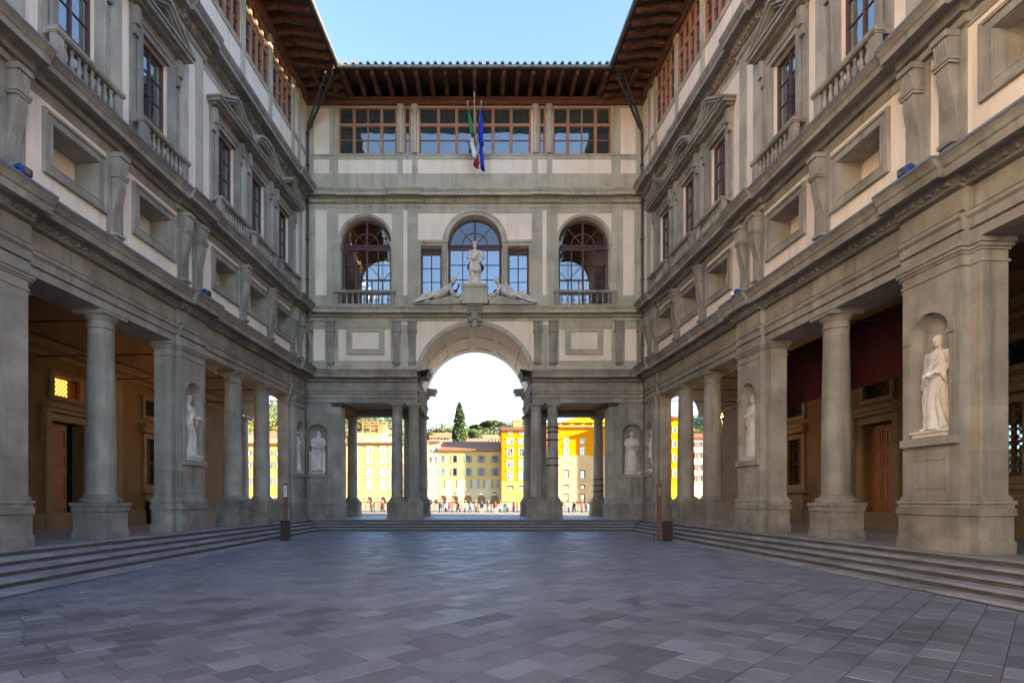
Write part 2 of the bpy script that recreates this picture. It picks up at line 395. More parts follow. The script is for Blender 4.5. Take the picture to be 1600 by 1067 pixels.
def noble_window(root, mp, c, seg):
    """tall window with stone surround, pediment and balustrade"""
    z0, z1, h = 11.3, 14.55, .62
    b = MB(mp)
    b.ring_v([(c-h-.22, z0-.1), (c+h+.22, z0-.1), (c+h+.22, z1+.22), (c-h-.22, z1+.22)], [(c-h, z0-.09), (c+h, z0-.09), (c+h, z1), (c-h, z1)], -.10, .02)
    b.ring_v([(c-h-.24, z0-.1), (c+h+.24, z0-.1), (c+h+.24, z1+.25), (c-h-.24, z1+.25)], [(c-h-.16, z0-.09), (c+h+.16, z0-.09), (c+h+.16, z1+.16), (c-h-.16, z1+.16)], -.14, -.08)
    for s in (-1, 1):                                     # side strips with brackets
        b.box(c+s*(h+.36)-.10, c+s*(h+.36)+.10, -.07, .02, z0-.1, 14.95)
        b.box(c+s*(h+.36)-.085, c+s*(h+.36)+.085, -.24, -.06, 14.45, 14.95); b.box(c+s*(h+.36)-.07, c+s*(h+.36)+.07, -.17, -.06, 14.2, 14.45)
    b.box(c-h-.46, c+h+.46, -.10, .02, 14.82, 15.02)
    o = b.build('window', 'stone', root, bevel=.006)
    p = MB(mp); W = h+.66; zb = 15.02; H = .78
    p.box(c-W+.14, c+W-.14, -.30, .0, zb, zb+.06); p.box(c-W+.04, c+W-.04, -.46, 0, zb+.058, zb+.17); p.box(c-W, c+W, -.52, 0, zb+.168, zb+.235)
    zz = zb+.233
    if seg:
        R = (W*W+H*H)/(2*H); zc = zz+H-R; t = math.asin(W/R)
        def L(dr, k): 
            return [(c+(R-dr)*math.sin(-t*k+2*t*k*i/16), zc+(R-dr)*math.cos(-t*k+2*t*k*i/16)) for i in range(17)]
        for dr0, dr1, v in ((0, .09, -.52), (.09, .20, -.45), (.2, .28, -.36)):
            lo = L(dr0, 1); li = L(dr1, 1)
            lo = [(x, max(y, zz)) for x, y in lo]; li = [(x, max(y, zz)) for x, y in li]
            p.prism_v(lo+li[::-1], v, .0)
        it = [(x, max(y, zz)) for x, y in L(.3, .86)]
    else:
        for d0, d1, v in ((0, .10, -.52), (.10, .21, -.45), (.21, .29, -.36)):
            def T(dd): 
                k = dd/H; return [(c-W*(1-k*1.0), zz), (c, zz+H-dd), (c+W*(1-k*1.0), zz)]
            lo, li = T(d0), T(d1); p.prism_v(lo+li[::-1], v, .0)
    po = link('pediment', p.mesh('pediment', 'stone', bevel=.004), o)
    ty = MB(mp); ty.prism_v([(c-W+.3, zz), (c+W-.3, zz), (c, zz+H-.2)], -.06, -.02); link('tympanum', ty.mesh('tympanum', 'tymp'), o)
    f = MB(mp); V = .15
    rframe(f, c-h+.07, c+h-.07, z0, z1-.07, .069, V-.03, V+.05)
    f.box(c-.035, c+.035, V-.03, V+.04, z0, z1-.07)
    nr = 5; hh = (z1-.07-z0)/nr
    for k in range(1, nr): f.box(c-h+.07, c+h-.07, V-.012, V+.02, z0+hh*k-.016, z0+hh*k+.016)
    link('window_frame', f.mesh('window_frame', 'frame_r', bevel=.004), o)
    for k in range(nr):
        for s in (-1, 1):
            x0, x1 = (c+.03, c+h-.06) if s > 0 else (c-h+.06, c-.03)
            pane(o, mp, x0, x1, z0+hh*k, z0+hh*(k+1), V+.022)
    return o

def top_window(root, mp, a0, a1, cols, kind='wing', z0=18.86, z1=21.26, sub=True, v=.04, thin=None):
    """timber window: one short row on top, two rows below"""
    f = MB(mp); zt = z0+(z1-z0)*.615
    rframe(f, a0+.1, a1-.1, z0+.06, z1-.1, .099, v-.05, v+.1)
    f.box(a0+.1, a1-.1, v-.045, v+.08, zt-.06, zt+.09)
    W = (a1-a0-.2)/cols
    for k in range(1, cols):
        t = .035 if (thin and k in thin) else .075
        f.box(a0+.1+W*k-t, a0+.1+W*k+t, v-.042, v+.08, z0+.06, z1-.1)
    zm = (z0+.06+zt-.06)/2
    f.box(a0+.1, a1-.1, v-.02, v+.03, zm-.018, zm+.018)
    o = f.build('window', 'frame_o', root, bevel=.006)
    for k in range(cols):
        x0, x1 = a0+.1+W*k+.03, a0+.1+W*(k+1)-.03
        for q0, q1 in ((z0+.06, zm), (zm, zt-.06), (zt+.09, z1-.1)):
            pane(o, mp, x0, x1, q0, q1, v+.035, PANE, kind)
    return o

def niche_mesh(mp, c, v, zb, zs, r, n=14):
    b = MB(mp); arcs = [PI*k/n for k in range(n+1)]
    ring = lambda z, R: [(c-R*math.cos(t), v+R*.8*math.sin(t), z) for t in arcs]
    levels = [ring(zb, r), ring(zs, r)]
    for q in range(1, 8):
        ph = PI/2*q/8; levels.append(ring(zs+r*math.sin(ph), max(.001, r*math.cos(ph))))
    for A, B in zip(levels, levels[1:]):
        for i in range(n): b.quad(A[i], A[i+1], B[i+1], B[i])
    b.add(ring(zb, r), [tuple(range(n+1))])
    return b.mesh('niche', 'stone', 40)
def niche_trim(mp, c, v, zb, zs, r, wd=.13):
    b = MB(mp)
    out = [(c-r-wd, zb)]+[(c-(r+wd)*math.cos(PI*k/16), zs+(r+wd)*math.sin(PI*k/16)) for k in range(17)]+[(c+r+wd, zb)]
    inn = [(c-r, zb)]+[(c-r*math.cos(PI*k/16), zs+r*math.sin(PI*k/16)) for k in range(17)]+[(c+r, zb)]
    n = len(out)
    for i in range(n-1):
        b.prism_v([out[i], out[i+1], inn[i+1], inn[i]], v-.035, v+.0)
    for s in (-1, 1): b.box(c+s*(r+wd/2)-wd/2-.03, c+s*(r+wd/2)+wd/2+.03, v-.06, v, zs-.06, zs+.03)
    b.box(c-r-wd-.06, c+r+wd+.06, v-.10, v, zb-.16, zb-.001)
    rframe(b, c-.36, c+.36, zb-1.0, zb-.45, .03, v-.014, v)
    return b.mesh('niche_surround', 'stone', bevel=.006)

# ------------------------------------------------------------------ a wing
PAN = [9.45, 13.55, 16.5, 20.55, 23.1, 25.65]
PIER = [11.4, 18.3, 27.15]
COLS = [14.85, 21.85, 24.3]
SEGM = {23.1}
A1 = 33.9
def build_wing(s, X0, th, name, label, A0):
    root = thing(name, label, 'palace wing', (X0, 0, -.004), th)
    mp = mirror_map('wing', s)
    # entablature, with ressauts over the piers
    def stations(hw, dv, end=A1):
        st = [(A0, 0)]
        for p in PIER:
            st += [(p-hw, 0), (p-hw, dv), (p+hw, dv), (p+hw, 0)]
        return st+[(end, 0)]
    b = MB(mp); b.sweep(PROF_A, stations(.74, -.13)); b.build('entablature', 'stone', root, bevel=0)
    b = MB(mp); b.sweep(PROF_B, stations(.78, -.10)); b.build('balcony_cornice', 'stone', root)
    b = MB(mp); b.sweep(PROF_C, stations(.78, -.10)); b.build('upper_cornice', 'stone', root)
    b = MB(mp); b.sweep([(-.645, 7.93), (-.645, 7.985), (-.02, 8.034), (-.02, 8.026), (-.635, 7.976), (-.635, 7.93)], stations(.74, -.13)); b.build('lead_flashing', 'lead', root)
    b = MB(mp); b.sweep([(-.595, 11.07), (-.595, 11.117), (-.02, 11.153), (-.02, 11.145), (-.585, 11.106), (-.585, 11.07)], stations(.78, -.10)); b.build('lead_flashing', 'lead', root)
    d = MB(mp); a = 6.
    while a < 28.4:
        off = -.10 if any(abs(a-p) < .76 for p in PIER) else 0
        d.box(a, a+.11, -.19+off, -.10+off, 16.42, 16.55)
        off = -.13 if any(abs(a-p) < .72 for p in PIER) else 0
        d.box(a, a+.06, -.205+off, -.13+off, 7.51, 7.585)
        a += .2
    tag(d.build('dentil', 'stone', root), kind='stuff')
    # mezzanine wall with deep panels
    zz0, zz1 = 8.83, 10.24
    holes = [(p-.72, p+.72, zz0+.24, zz1-.24) for p in PAN]
    b = MB(mp); b.wall(A0, A1, AT-.02, BB-.04, holes, 0, .62, True); b.build('mezzanine_wall', 'plaster', root)
    for p in PAN:
        f = MB(mp); rframe(f, p-.72, p+.72, zz0+.24, zz1-.24, .26, -.045, .01); rframe(f, p-.90, p+.90, zz0+.06, zz1-.06, .075, -.085, -.03)
        rframe(f, p-.72, p+.72, zz0+.24, zz1-.24, .03, -.06, -.03)
        for q in (p-.72, p+.70): f.box(q, q+.02, -.02, .60, zz0+.24, zz1-.24)
        f.box(p-.72, p+.72, -.02, .6, zz1-.26, zz1-.24)
        f.build('panel_frame', 'stone', root, bevel=.008)
    bands(mp, [(7, 28.58, -.02, .01, AT-.03, AT+.30), (7, 28.58, -.025, .01, 10.42, 10.505)], 'stone', root)
    cons = console_mesh(mp)
    ca = [p+k for p in PIER for k in (-.40, .42)]+COLS
    for c in ca:
        bk = MB(mp); bk.box(c-.30, c+.30, -.035, .01, AT+.30, 10.42); o = bk.build('console_backing', 'stone', root)
        link('console', cons, o, mp(c, -.033, 0))
    # piano nobile
    wins = PAN
    holes = [(p-.62, p+.62, 11.2, 14.55) for p in wins]
    b = MB(mp); b.wall(A0, A1, BT, CB, holes, 0, .3, True); b.build('main_floor_wall', 'plaster', root)
    bands(mp, [(7, 28.58, -.022, .01, 15.98, 16.17), (7, 28.58, -.022, .01, BT, BT+.14)], 'green', root)
    for p in PIER:                                        # pilasters with plaster insets
        q = MB(mp); q.box(p-.66, p-.20, -.085, .01, BT+.02, 16.16); q.box(p+.20, p+.66, -.085, .01, BT+.02, 16.16)
        q.box(p-.20, p+.20, -.085, .01, BT+.02, 11.62); q.box(p-.20, p+.20, -.085, .01, 15.62, 16.16)
        o = q.build('pilaster', 'green', root)
        i = MB(mp); i.box(p-.201, p+.201, -.06, .01, 11.61, 15.63); link('plaster_inset', i.mesh('plaster_inset', 'plaster'), o)
    for c in COLS:
        q = MB(mp); q.box(c-.23, c+.23, -.05, .01, BT+.02, 16.0); q.build('pilaster', 'green', root)
    for p in wins:
        noble_window(root, mp, p, any(abs(p-x) < .1 for x in SEGM))
        balustrade(root, mp, p, 1.06)
    # top floor
    b = MB(mp); b.wall(A0, A1, CT, WT, [(p-1.14, p+1.14, 18.86, 21.26) for p in PAN], 0, .3, True); b.build('top_floor_wall', 'plaster', root)
    bands(mp, [(7, 28.55, -.03, .01, CT, CT+.42), (7, 28.55, -.05, .01, 18.70, 18.80), (7, 28.55, -.07, .01, 18.80, 18.86)], 'green', root)
    for c in [p+k for p in PIER for k in (-.38, .38)]+COLS:
        q = MB(mp); bands(mp, [(c-.17, c+.17, -.04, .01, CT+.4, 18.7)], 'green', root); q.box(c-.13, c+.13, -.075, .01, 18.86, 21.1); q.box(c-.17, c+.17, -.11, .01, 21.1, 21.26)
        q.build('post', 'green', root)
    for p in PAN: top_window(root, mp, p-1.12, p+1.12, 4)
    # eaves
    GZ, GV = 21.46, -2.2
    q = MB(mp); q.box(A0, A1, -.16, .3, 21.28, 21.52); q.box(A0, A1, -.22, .3, 21.5, 21.62); q.build('wall_plate', 'wood', root)
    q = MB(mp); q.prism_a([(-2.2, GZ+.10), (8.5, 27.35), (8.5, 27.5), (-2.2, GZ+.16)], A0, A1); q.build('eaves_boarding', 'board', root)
    q = MB(mp)
    rp = [(.25, 22.03), (.25, 21.83), (-.9, 21.50), (-1.2, 21.40), (-1.45, 21.43), (-1.75, 21.36), (-2.1, 21.44), (-2.1, GZ+.13)]
    q.prism_a([(v, z-.0) for v, z in [(.3, 22.28), (.3, 22.03), (-.75, 21.69), (-.85, 21.60), (-1.05, 21.62), (-1.95, 21.40), (-2.08, 21.44), (-2.1, GZ+.12)]], -.085, .085)
    r1 = q.mesh('rafter', 'wood', bevel=.006)
    q = MB(mp); q.prism_a([(0.2, 21.62), (-.55, 21.60), (-.75, 21.66), (-.72, 21.71), (.2, 22.02)], -.1, .1); r2 = q.mesh('rafter_bracket', 'wood', bevel=.006)
    a = 6.0
    while a < 28.5:
        o = link('rafter', r1, root, mp(a, 0, 0)); link('rafter_bracket', r2, o); a += .62
    q = MB(mp); q.tube([(A0, GV-.07, GZ+.10), (26.35 if s > 0 else 26.35, GV-.07, GZ+.10)], .085, 10); q.build('gutter', 'gutter', root, smooth=True)
    q = MB(mp); q.prism_a([(-2.25, GZ+.165), (8.5, 27.505), (17, 22.2), (17, 22.1), (8.5, 27.4), (-2.2, GZ+.155)], A0, A1); q.build('roof', 'tile', root)  # ridge raised out of view to keep sun off the facing wing
    tl = MB(mp); tl.prism_a([(-2.3, GZ+.19), (-1.0, GZ+.93), (-1.0, GZ+.83), (-2.28, GZ+.09)], -.07, .07); tm = tl.mesh('roof_tile', 'tile')
    a = 8.
    while a < 26.2: link('roof_tile', tm, root, mp(a, 0, .05)); a += .34
    # core behind the walls
    q = MB(mp); q.box(A0+.02, A1-.02, .66, 6.4, 8.75, 21.9); q.build('core', 'plaster_in', root)
    q = MB(mp); q.box(A0+.01, 8.6, .35, 1.05, PZ, 6.43); q.build('rear_arcade_wall', 'stone_low', root)
    # loggia: vault, back wall, floor comes from the setting
    q = MB(mp); n = 16
    for k in range(n):
        t0, t1 = PI*k/n, PI*(k+1)/n
        P = lambda t: (3.1-2.1*math.cos(t), 6.44+1.95*math.sin(t))
        (v0, z0), (v1, z1) = P(t0), P(t1)
        q.quad((A0, v0, z0), (A1-.05, v0, z0), (A1-.05, v1, z1), (A0, v1, z1))
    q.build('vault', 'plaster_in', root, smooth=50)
    q = MB(mp); q.box(A0, A1, .62, 1.02, 6.425, 6.47); q.build('beam_soffit', 'stone', root)
    ops = [(15.05, 'w'), (19.6, 'd'), (24.35, 'w'), (10.5, 'd')]
    hb = []
    for c, k in ops:
        if k == 'd': hb.append((c-.72, c+.72, PZ, 4.25))
        else: hb.append((c-.52, c+.52, 2.2, 4.15))
        hb.append((c-.62, c+.62, 5.12, 5.78))
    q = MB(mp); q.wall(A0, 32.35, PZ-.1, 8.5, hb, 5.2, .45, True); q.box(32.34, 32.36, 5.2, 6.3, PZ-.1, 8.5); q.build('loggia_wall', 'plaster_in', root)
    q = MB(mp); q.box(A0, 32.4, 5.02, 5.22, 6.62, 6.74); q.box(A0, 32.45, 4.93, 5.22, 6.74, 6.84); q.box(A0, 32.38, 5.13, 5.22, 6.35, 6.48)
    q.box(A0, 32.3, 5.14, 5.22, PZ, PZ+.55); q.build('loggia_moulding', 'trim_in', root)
    for c in (12.8, 17.3, 21.9, 26.6, 31.6):
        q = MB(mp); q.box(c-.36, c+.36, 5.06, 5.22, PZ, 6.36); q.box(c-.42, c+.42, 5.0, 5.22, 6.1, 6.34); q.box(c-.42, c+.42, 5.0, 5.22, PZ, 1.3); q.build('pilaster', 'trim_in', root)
    for k in range(12):
        c = 8.9+k*1.55+(.35 if k % 3 else 0); q = MB(mp); q.box(c-.10, c+.10, 5.185, 5.3, 7.25, 7.7); q.build('vent', 'dark', root)
    for c, k in ops:
        q = MB(mp)
        if k == 'd':
            rframe(q, c-.72, c+.72, PZ, 4.25, .24, 5.12, 5.24); q.box(c-1.12, c+1.12, 4.9, 5.22, 4.66, 4.80); q.box(c-1.06, c+1.06, 5.0, 5.22, 4.52, 4.66)
            for e in (-1, 1): q.box(c+e*1.02-.1, c+e*1.02+.1, 4.98, 5.2, 3.5, 4.52)
        else:
            rframe(q, c-.52, c+.52, 2.2, 4.15, .2, 5.12, 5.24); q.box(c-.9, c+.9, 4.92, 5.22, 4.62, 4.76); q.box(c-.85, c+.85, 5.0, 5.22, 4.40, 4.62)
            q.box(c-.8, c+.8, 5.02, 5.22, 1.86, 1.99); q.box(c-.62, c+.62, 5.12, 5.22, .7, 1.86)
        rframe(q, c-.62, c+.62, 5.12, 5.78, .16, 5.11, 5.24)
        o = q.build('doorway' if k == 'd' else 'grated_window', 'trim_in', root, bevel=.01)
        def lattice(a0, a1, z0, z1, v, parent, step=.16):
            L = MB(mp); rframe(L, a0+.03, a1-.03, z0+.03, z1-.03, .029, v-.02, v+.02)
            n1 = int((a1-a0+z1-z0)/step)
            for i in range(1, n1+1):
                for sg in (1, -1):
                    e = i*step
                    x0, y0 = min(e, a1-a0), max(0, e-(a1-a0)); x1, y1 = max(0, e-(z1-z0)), min(e, z1-z0)
                    if sg < 0: x0, x1 = (a1-a0)-x0, (a1-a0)-x1
                    L.tube([(a0+x0, v+.01*sg, z0+y0), (a0+x1, v+.01*sg, z0+y1)], .011, 4)
            link('lattice', L.mesh('lattice', 'iron'), parent)
        lit = (s < 0 and k == 'd' and abs(c-19.6) < .1)
        g = MB(mp)
        if lit: g.box(c-.62, c+.30, 5.45, 5.48, 5.12, 5.78)
        else: g.box(c-.62, c+.62, 5.45, 5.48, 5.12, 5.78)
        link('transom_pane', g.mesh('transom_pane', 'lit' if lit else ('glass' if s < 0 else 'glass')), o)
        lattice(c-.62, c+.62, 5.12, 5.78, 5.35, o)
        if k == 'd':
            for e in (-1, 1):
                if s < 0 and e > 0: continue           # one leaf stands open into the dark
                if s > 0 and e < 0 and False: continue
                x0, x1 = (c+.005, c+.715) if e > 0 else (c-.715, c+.30 if s < 0 else c-.005)
                L = MB(mp); L.box(x0, x1, 5.46, 5.52, PZ+.03, 4.2)
                for r0, r1 in ((.75, 1.35), (1.5, 2.55), (2.7, 3.2), (3.35, 4.05)):
                    rframe(L, x0+.13, x1-.13, r0+.06, r1-.06, .05, 5.425, 5.47); L.box(x0+.19, x1-.19, 5.435, 5.47, r0+.12, r1-.12)
                link('door_leaf', L.mesh('door_leaf', 'door', bevel=.006), o)
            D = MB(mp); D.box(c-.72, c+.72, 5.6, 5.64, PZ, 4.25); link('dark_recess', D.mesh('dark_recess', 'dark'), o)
        else:
            g = MB(mp); g.box(c-.52, c+.52, 5.45, 5.48, 2.2, 4.15); link('pane', g.mesh('pane', 'glass'), o)
            f = MB(mp); f.box(c-.04, c+.04, 5.40, 5.46, 2.2, 4.15); f.box(c-.5, c+.5, 5.40, 5.46, 3.1, 3.17); rframe(f, c-.45, c+.45, 2.27, 4.08, .069, 5.40, 5.46)
            link('window_frame', f.mesh('window_frame', 'door'), o); lattice(c-.52, c+.52, 2.2, 4.15, 5.32, o, .2)
    for c in COLS+[11.4, 18.3, 27.15]:
        q = MB(mp); q.tube([(c, .6, 6.25), (c, 5.2, 6.25)], .022, 6); q.build('tie_rod', 'iron', root)
        if c not in COLS: continue
    # arcade
    for c in COLS: put_column(root, mp(c, .36, 0))
    put_column(root, mp(33.3, .36, 0)); put_column(root, mp(33.3, 5.6, 0))
    for p in PIER[:2]+[27.35]:
        q = MB(mp)
        q.box(p-.90, p+.90, .06, .60, PZ+.84, AB)
        o = q.build('pier', 'stone', root, bevel=.012)
        nb = MB(mp); zb, zs, r = 2.82, 4.84, .46
        plain = s < 0 and p < 12
        nb.wall(p-.68, p+.68, PZ+.84, AB-.001, [] if plain else [(p-r, p+r, zb, zs, 'arch')], -.13, .002)
        nb.quad((p-.68, -.13, PZ+.84), (p-.68, -.13, AB), (p-.68, .07, AB), (p-.68, .07, PZ+.84)); nb.quad((p+.68, -.13, PZ+.84), (p+.68, -.13, AB), (p+.68, .07, AB), (p+.68, .07, PZ+.84))
        link('niche_block', nb.mesh('niche_block', 'stone'), o)
        if not plain:
            link('niche', niche_mesh(mp, p, -.13, zb, zs, r), o)
            link('niche_surround', niche_trim(mp, p, -.13, zb, zs, r), o)
        pd = MB(mp)
        for a0, a1, v0, v1 in ((p-.95, p+.95, .0, .66), (p-.73, p+.73, -.19, .3)):
            pd.box(a0, a1, v0, v1, PZ, PZ+.70); pd.box(a0-.03, a1+.03, v0-.03, v1+.03, PZ+.70, PZ+.842); pd.box(a0-.025, a1+.025, v0-.025, v1+.025, PZ, PZ+.24)
        link('pedestal', pd.mesh('pedestal', 'stone_low', bevel=.012), o)
        for nm_, lev in (('base_moulding', ((.06, 1.421, 1.501), (.085, 1.501, 1.571), (.04, 1.571, 1.631), (.02, 1.631, 1.671))), ('neck_moulding', ((.025, 5.98, 6.03),)), ('capital', ((.03, 6.2, 6.25), (.06, 6.25, 6.32), (.09, 6.32, 6.412)))):
            mo = MB(mp)
            for a0, a1, v0, v1 in ((p-.90, p+.90, .06, .60), (p-.68, p+.68, -.13, .3)):
                for e, z0, z1 in lev: mo.box(a0-e, a1+e, v0-e, v1+e, z0, z1-.001)
            link(nm_, mo.mesh(nm_, 'stone', bevel=.008), o)
    return root, mp

TR, TL = math.atan(.0517), -math.atan(.064)
XR, XL = 9.743, -10.416
wr, mpr = build_wing(1, XR, TR, 'palace_wing', 'right palace wing of grey stone and cream plaster with a red banner in its loggia', -9.0)  # unseen rear end cut short to let sun reach the left wing
wl, mpl = build_wing(-1, XL, TL, 'palace_wing', 'left palace wing of grey stone and cream plaster, amber lit window in its loggia', -30.0)  # unseen rear stretch run longer to bounce sunlight into the courtyard
def at_wing(s, a, v, z):
    root, mp = (wr, mpr) if s > 0 else (wl, mpl)
    m = Matrix.Translation(root.location) @ Matrix.Rotation(root.rotation_euler.z, 4, 'Z')
    return m @ Vector(mp(a, v, z))

# ------------------------------------------------------------------ the end range with the arch
YF, FX = 28.6, -.16
fr = thing('palace_end_range', 'palace end range with the great arch and three arched windows closing the courtyard', 'palace', (FX, YF, 0))
mf = mirror_map('f')
HW, DP = 8.62, 5.4
RC, ZC = 2.86, 7.45          # arch radius, centre height
def fst(lo, hi, br, dv):
    st = [(lo, 0)]
    for a0, a1 in br: st += [(a0, 0), (a0, dv), (a1, dv), (a1, 0)]
    return st+[(hi, 0)]
# entablature halves with returns into the passage, front and back
for s in (-1, 1):
    b = MB(lambda a, v, z: (s*a, v, z))
    b.sweep(PROF_A, fst(2.86, HW+.3, [(6.72, HW+.2)], -.07))
    b.build('entablature', 'stone', fr)
    rp = [(2.86+v, z) for v, z in PROF_A[:-2]]              # return along the passage side
    n = len(rp); pts = []; F = []
    rp[-1] = (2.95, 8.02); n = len(rp)
    for y0_, y1_ in ((0, .95), (DP-.95, DP-.02)):
        pts = []; b = MB(lambda a, v, z: (s*a, v, z))
        for yy in (y0_, y1_): pts += [(x, yy+(x-2.86 if yy == 0 else 0), z) for x, z in rp]+[(2.95, yy, 6.42)]
        m_ = n+1
        F = [(i, (i+1) % m_, m_+(i+1) % m_, m_+i) for i in range(m_)]+[tuple(range(m_, 2*m_))]+([tuple(range(m_-1, -1, -1))] if y0_ else [])
        b.add(pts, F); b.build('cornice_return', 'stone', fr)
    bk = MB(lambda a, v, z: (s*a, DP-v, z)); bk.sweep(PROF_A, [(2.9, 0), (HW+.3, 0)]); bk.build('river_entablature', 'stone', fr)
    b = MB(lambda a, v, z: (s*a, v, z)); b.box(2.9, HW, .6, DP-.6, 6.74, 6.9); b.box(2.88, 3.6, .6, DP-.6, 6.425, 6.75); b.box(6.9, HW, .6, DP-.6, 6.425, 6.75); b.build('portico_ceiling', 'plaster_in', fr)
    b = MB(lambda a, v, z: (s*a, v, z)); b.box(2.872, HW, .66, DP-.66, 6.9, 10.4); b.build('core', 'plaster_in', fr)
# arch wall, mezzanine
b = MB(mf); b.wall(-HW, HW, AT-.03, 10.55, [(-RC, RC, AT-.03, AT-.029)], 0, .02)
b = MB(mf)
sp = []
n = 40
th0 = math.asin((AT-.03-ZC)/RC)
arc = [(-RC*math.cos(th0+(PI-2*th0)*k/n), ZC+RC*math.sin(th0+(PI-2*th0)*k/n)) for k in range(n+1)]
for vv in (0.0, DP):
    for k in range(n):
        p, q = arc[k], arc[k+1]
        b.quad((p[0], vv, p[1]), (q[0], vv, q[1]), (q[0], vv, 10.56), (p[0], vv, 10.56))
    for s in (-1, 1): b.quad((s*-arc[0][0], vv, AT-.03), (s*HW, vv, AT-.03), (s*HW, vv, 10.56), (s*-arc[0][0], vv, 10.56))
b.build('mezzanine_wall', 'plaster', fr)
# barrel soffit with sunk coffers
b = MB(mf); nv = 7; nt_ = 26
for i in range(nt_):
    t0, t1 = .08+(PI-.16)*i/nt_, .08+(PI-.16)*(i+1)/nt_
    for j in range(nv):
        v0, v1 = DP*j/nv, DP*(j+1)/nv
        sunk = (j % 3 != 0 and i % 4 != 0 and 1 < i < nt_-1)
        R = RC+.06 if sunk else RC
        P = lambda t, v, R: (-R*math.cos(t), v, ZC+R*math.sin(t))
        b.quad(P(t0, v0, R), P(t0, v1, R), P(t1, v1, R), P(t1, v0, R))
        if sunk:
            if j % 3 == 1: b.quad(P(t0, v0, RC), P(t0, v0, R), P(t1, v0, R), P(t1, v0, RC))
            if j % 3 == 2: b.quad(P(t0, v1, RC), P(t0, v1, R), P(t1, v1, R), P(t1, v1, RC))
            if i % 4 == 1 or i == 2: b.quad(P(t0, v0, RC), P(t0, v0, R), P(t0, v1, R), P(t0, v1, RC))
            if i % 4 == 3 or i == nt_-2: b.quad(P(t1, v0, RC), P(t1, v0, R), P(t1, v1, R), P(t1, v1, RC))
b.build('arch_vault', 'plaster', fr)
b = MB(mf)
for dr0, dr1, v in ((.0, .12, -.05), (.12, .2, -.08)):
    lo = [(-(RC+dr1)*math.cos(th0+(PI-2*th0)*k/n), ZC+(RC+dr1)*math.sin(th0+(PI-2*th0)*k/n)) for k in range(n+1)]
    li = [(-(RC+dr0)*math.cos(th0+(PI-2*th0)*k/n), ZC+(RC+dr0)*math.sin(th0+(PI-2*th0)*k/n)) for k in range(n+1)]
    for k in range(n): b.prism_v([lo[k], lo[k+1], li[k+1], li[k]], v, .01)
b.build('archivolt', 'green', fr)
ks = MB(mf); ks.prism_v([(-.27, 10.22), (.27, 10.22), (.36, 11.05), (-.36, 11.05)], -.34, 0)
ks.box(-.42, .42, -.66, 0, 11.05, 11.34); ks.box(-.36, .36, -.50, 0, 10.92, 11.06)
for sx in (-1, 1):
    for (cx_, cz_, r_) in ((.30, 10.86, .13), (.24, 10.42, .10)):
        sc = [(sx*cx_+r_*math.cos(2*PI*k/14), cz_+r_*math.sin(2*PI*k/14)) for k in range(14)]; ks.prism_v(sc, -.50, -.2)
        sc = [(sx*cx_+.5*r_*math.cos(2*PI*k/14), cz_+.5*r_*math.sin(2*PI*k/14)) for k in range(14)]; ks.prism_v(sc, -.54, -.2)
ks.prism_v([(.20*math.cos(2*PI*k/20), 10.66+.30*math.sin(2*PI*k/20)) for k in range(20)], -.47, -.3)
ks.prism_v([(.13*math.cos(2*PI*k/20), 10.66+.21*math.sin(2*PI*k/20)) for k in range(20)], -.52, -.3)
ks.prism_v([(-.09, 10.1), (.09, 10.1), (.14, 10.4), (-.14, 10.4)], -.44, -.2)
ks.build('keystone', 'stone', fr, bevel=.01)
b = MB(mf); b.sweep(PROF_B, fst(-HW-.3, HW+.3, [(-HW-.1, -6.85), (6.85, HW+.1)], -.07)); b.build('balcony_cornice', 'green', fr)
b = MB(mf); b.sweep(PROF_C, fst(-HW-.3, HW+.3, [(-HW-.1, -6.85), (-4.25, -2.75), (2.75, 4.25), (6.85, HW+.1)], -.07)); b.build('upper_cornice', 'green', fr)
dd = MB(mf); a = -8.1
while a < 8.1:
    dd.box(a, a+.11, -.2, -.1, 16.42, 16.55); a += .2
tag(dd.build('dentil', 'green', fr), kind='stuff')
# mezzanine dressing
for s in (-1, 1):
    ms = lambda a, v, z, s=s: (s*a, v, z)
    bands(ms, [(6.86, 7.52, -.03, .01, AT+.3, 10.3), (3.0, 4.22, -.03, .01, AT+.3, 10.3), (8.1, 8.6, -.03, .01, AT+.3, 10.3), (2.92, HW, -.028, .01, AT-.03, AT+.5), (4.2, HW, -.028, .01, 10.1, 10.52)], 'green', fr)
cf = console_mesh(mf, .41)
for s in (-1, 1):
    for u in (7.22, 3.92, 3.1+.04, 8.33):
        link('console', cf, fr, (s*u, -.03, 0))
    u = s*5.48
    f = MB(mf); rframe(f, u-.68, u+.68, 9.09, 9.97, .26, -.06, .01); rframe(f, u-.88, u+.88, 8.9, 10.17, .07, -.10, -.05); rframe(f, u-.68, u+.68, 9.09, 9.97, .04, -.085, -.05)
    f.build('panel_frame', 'green', fr, bevel=.008)
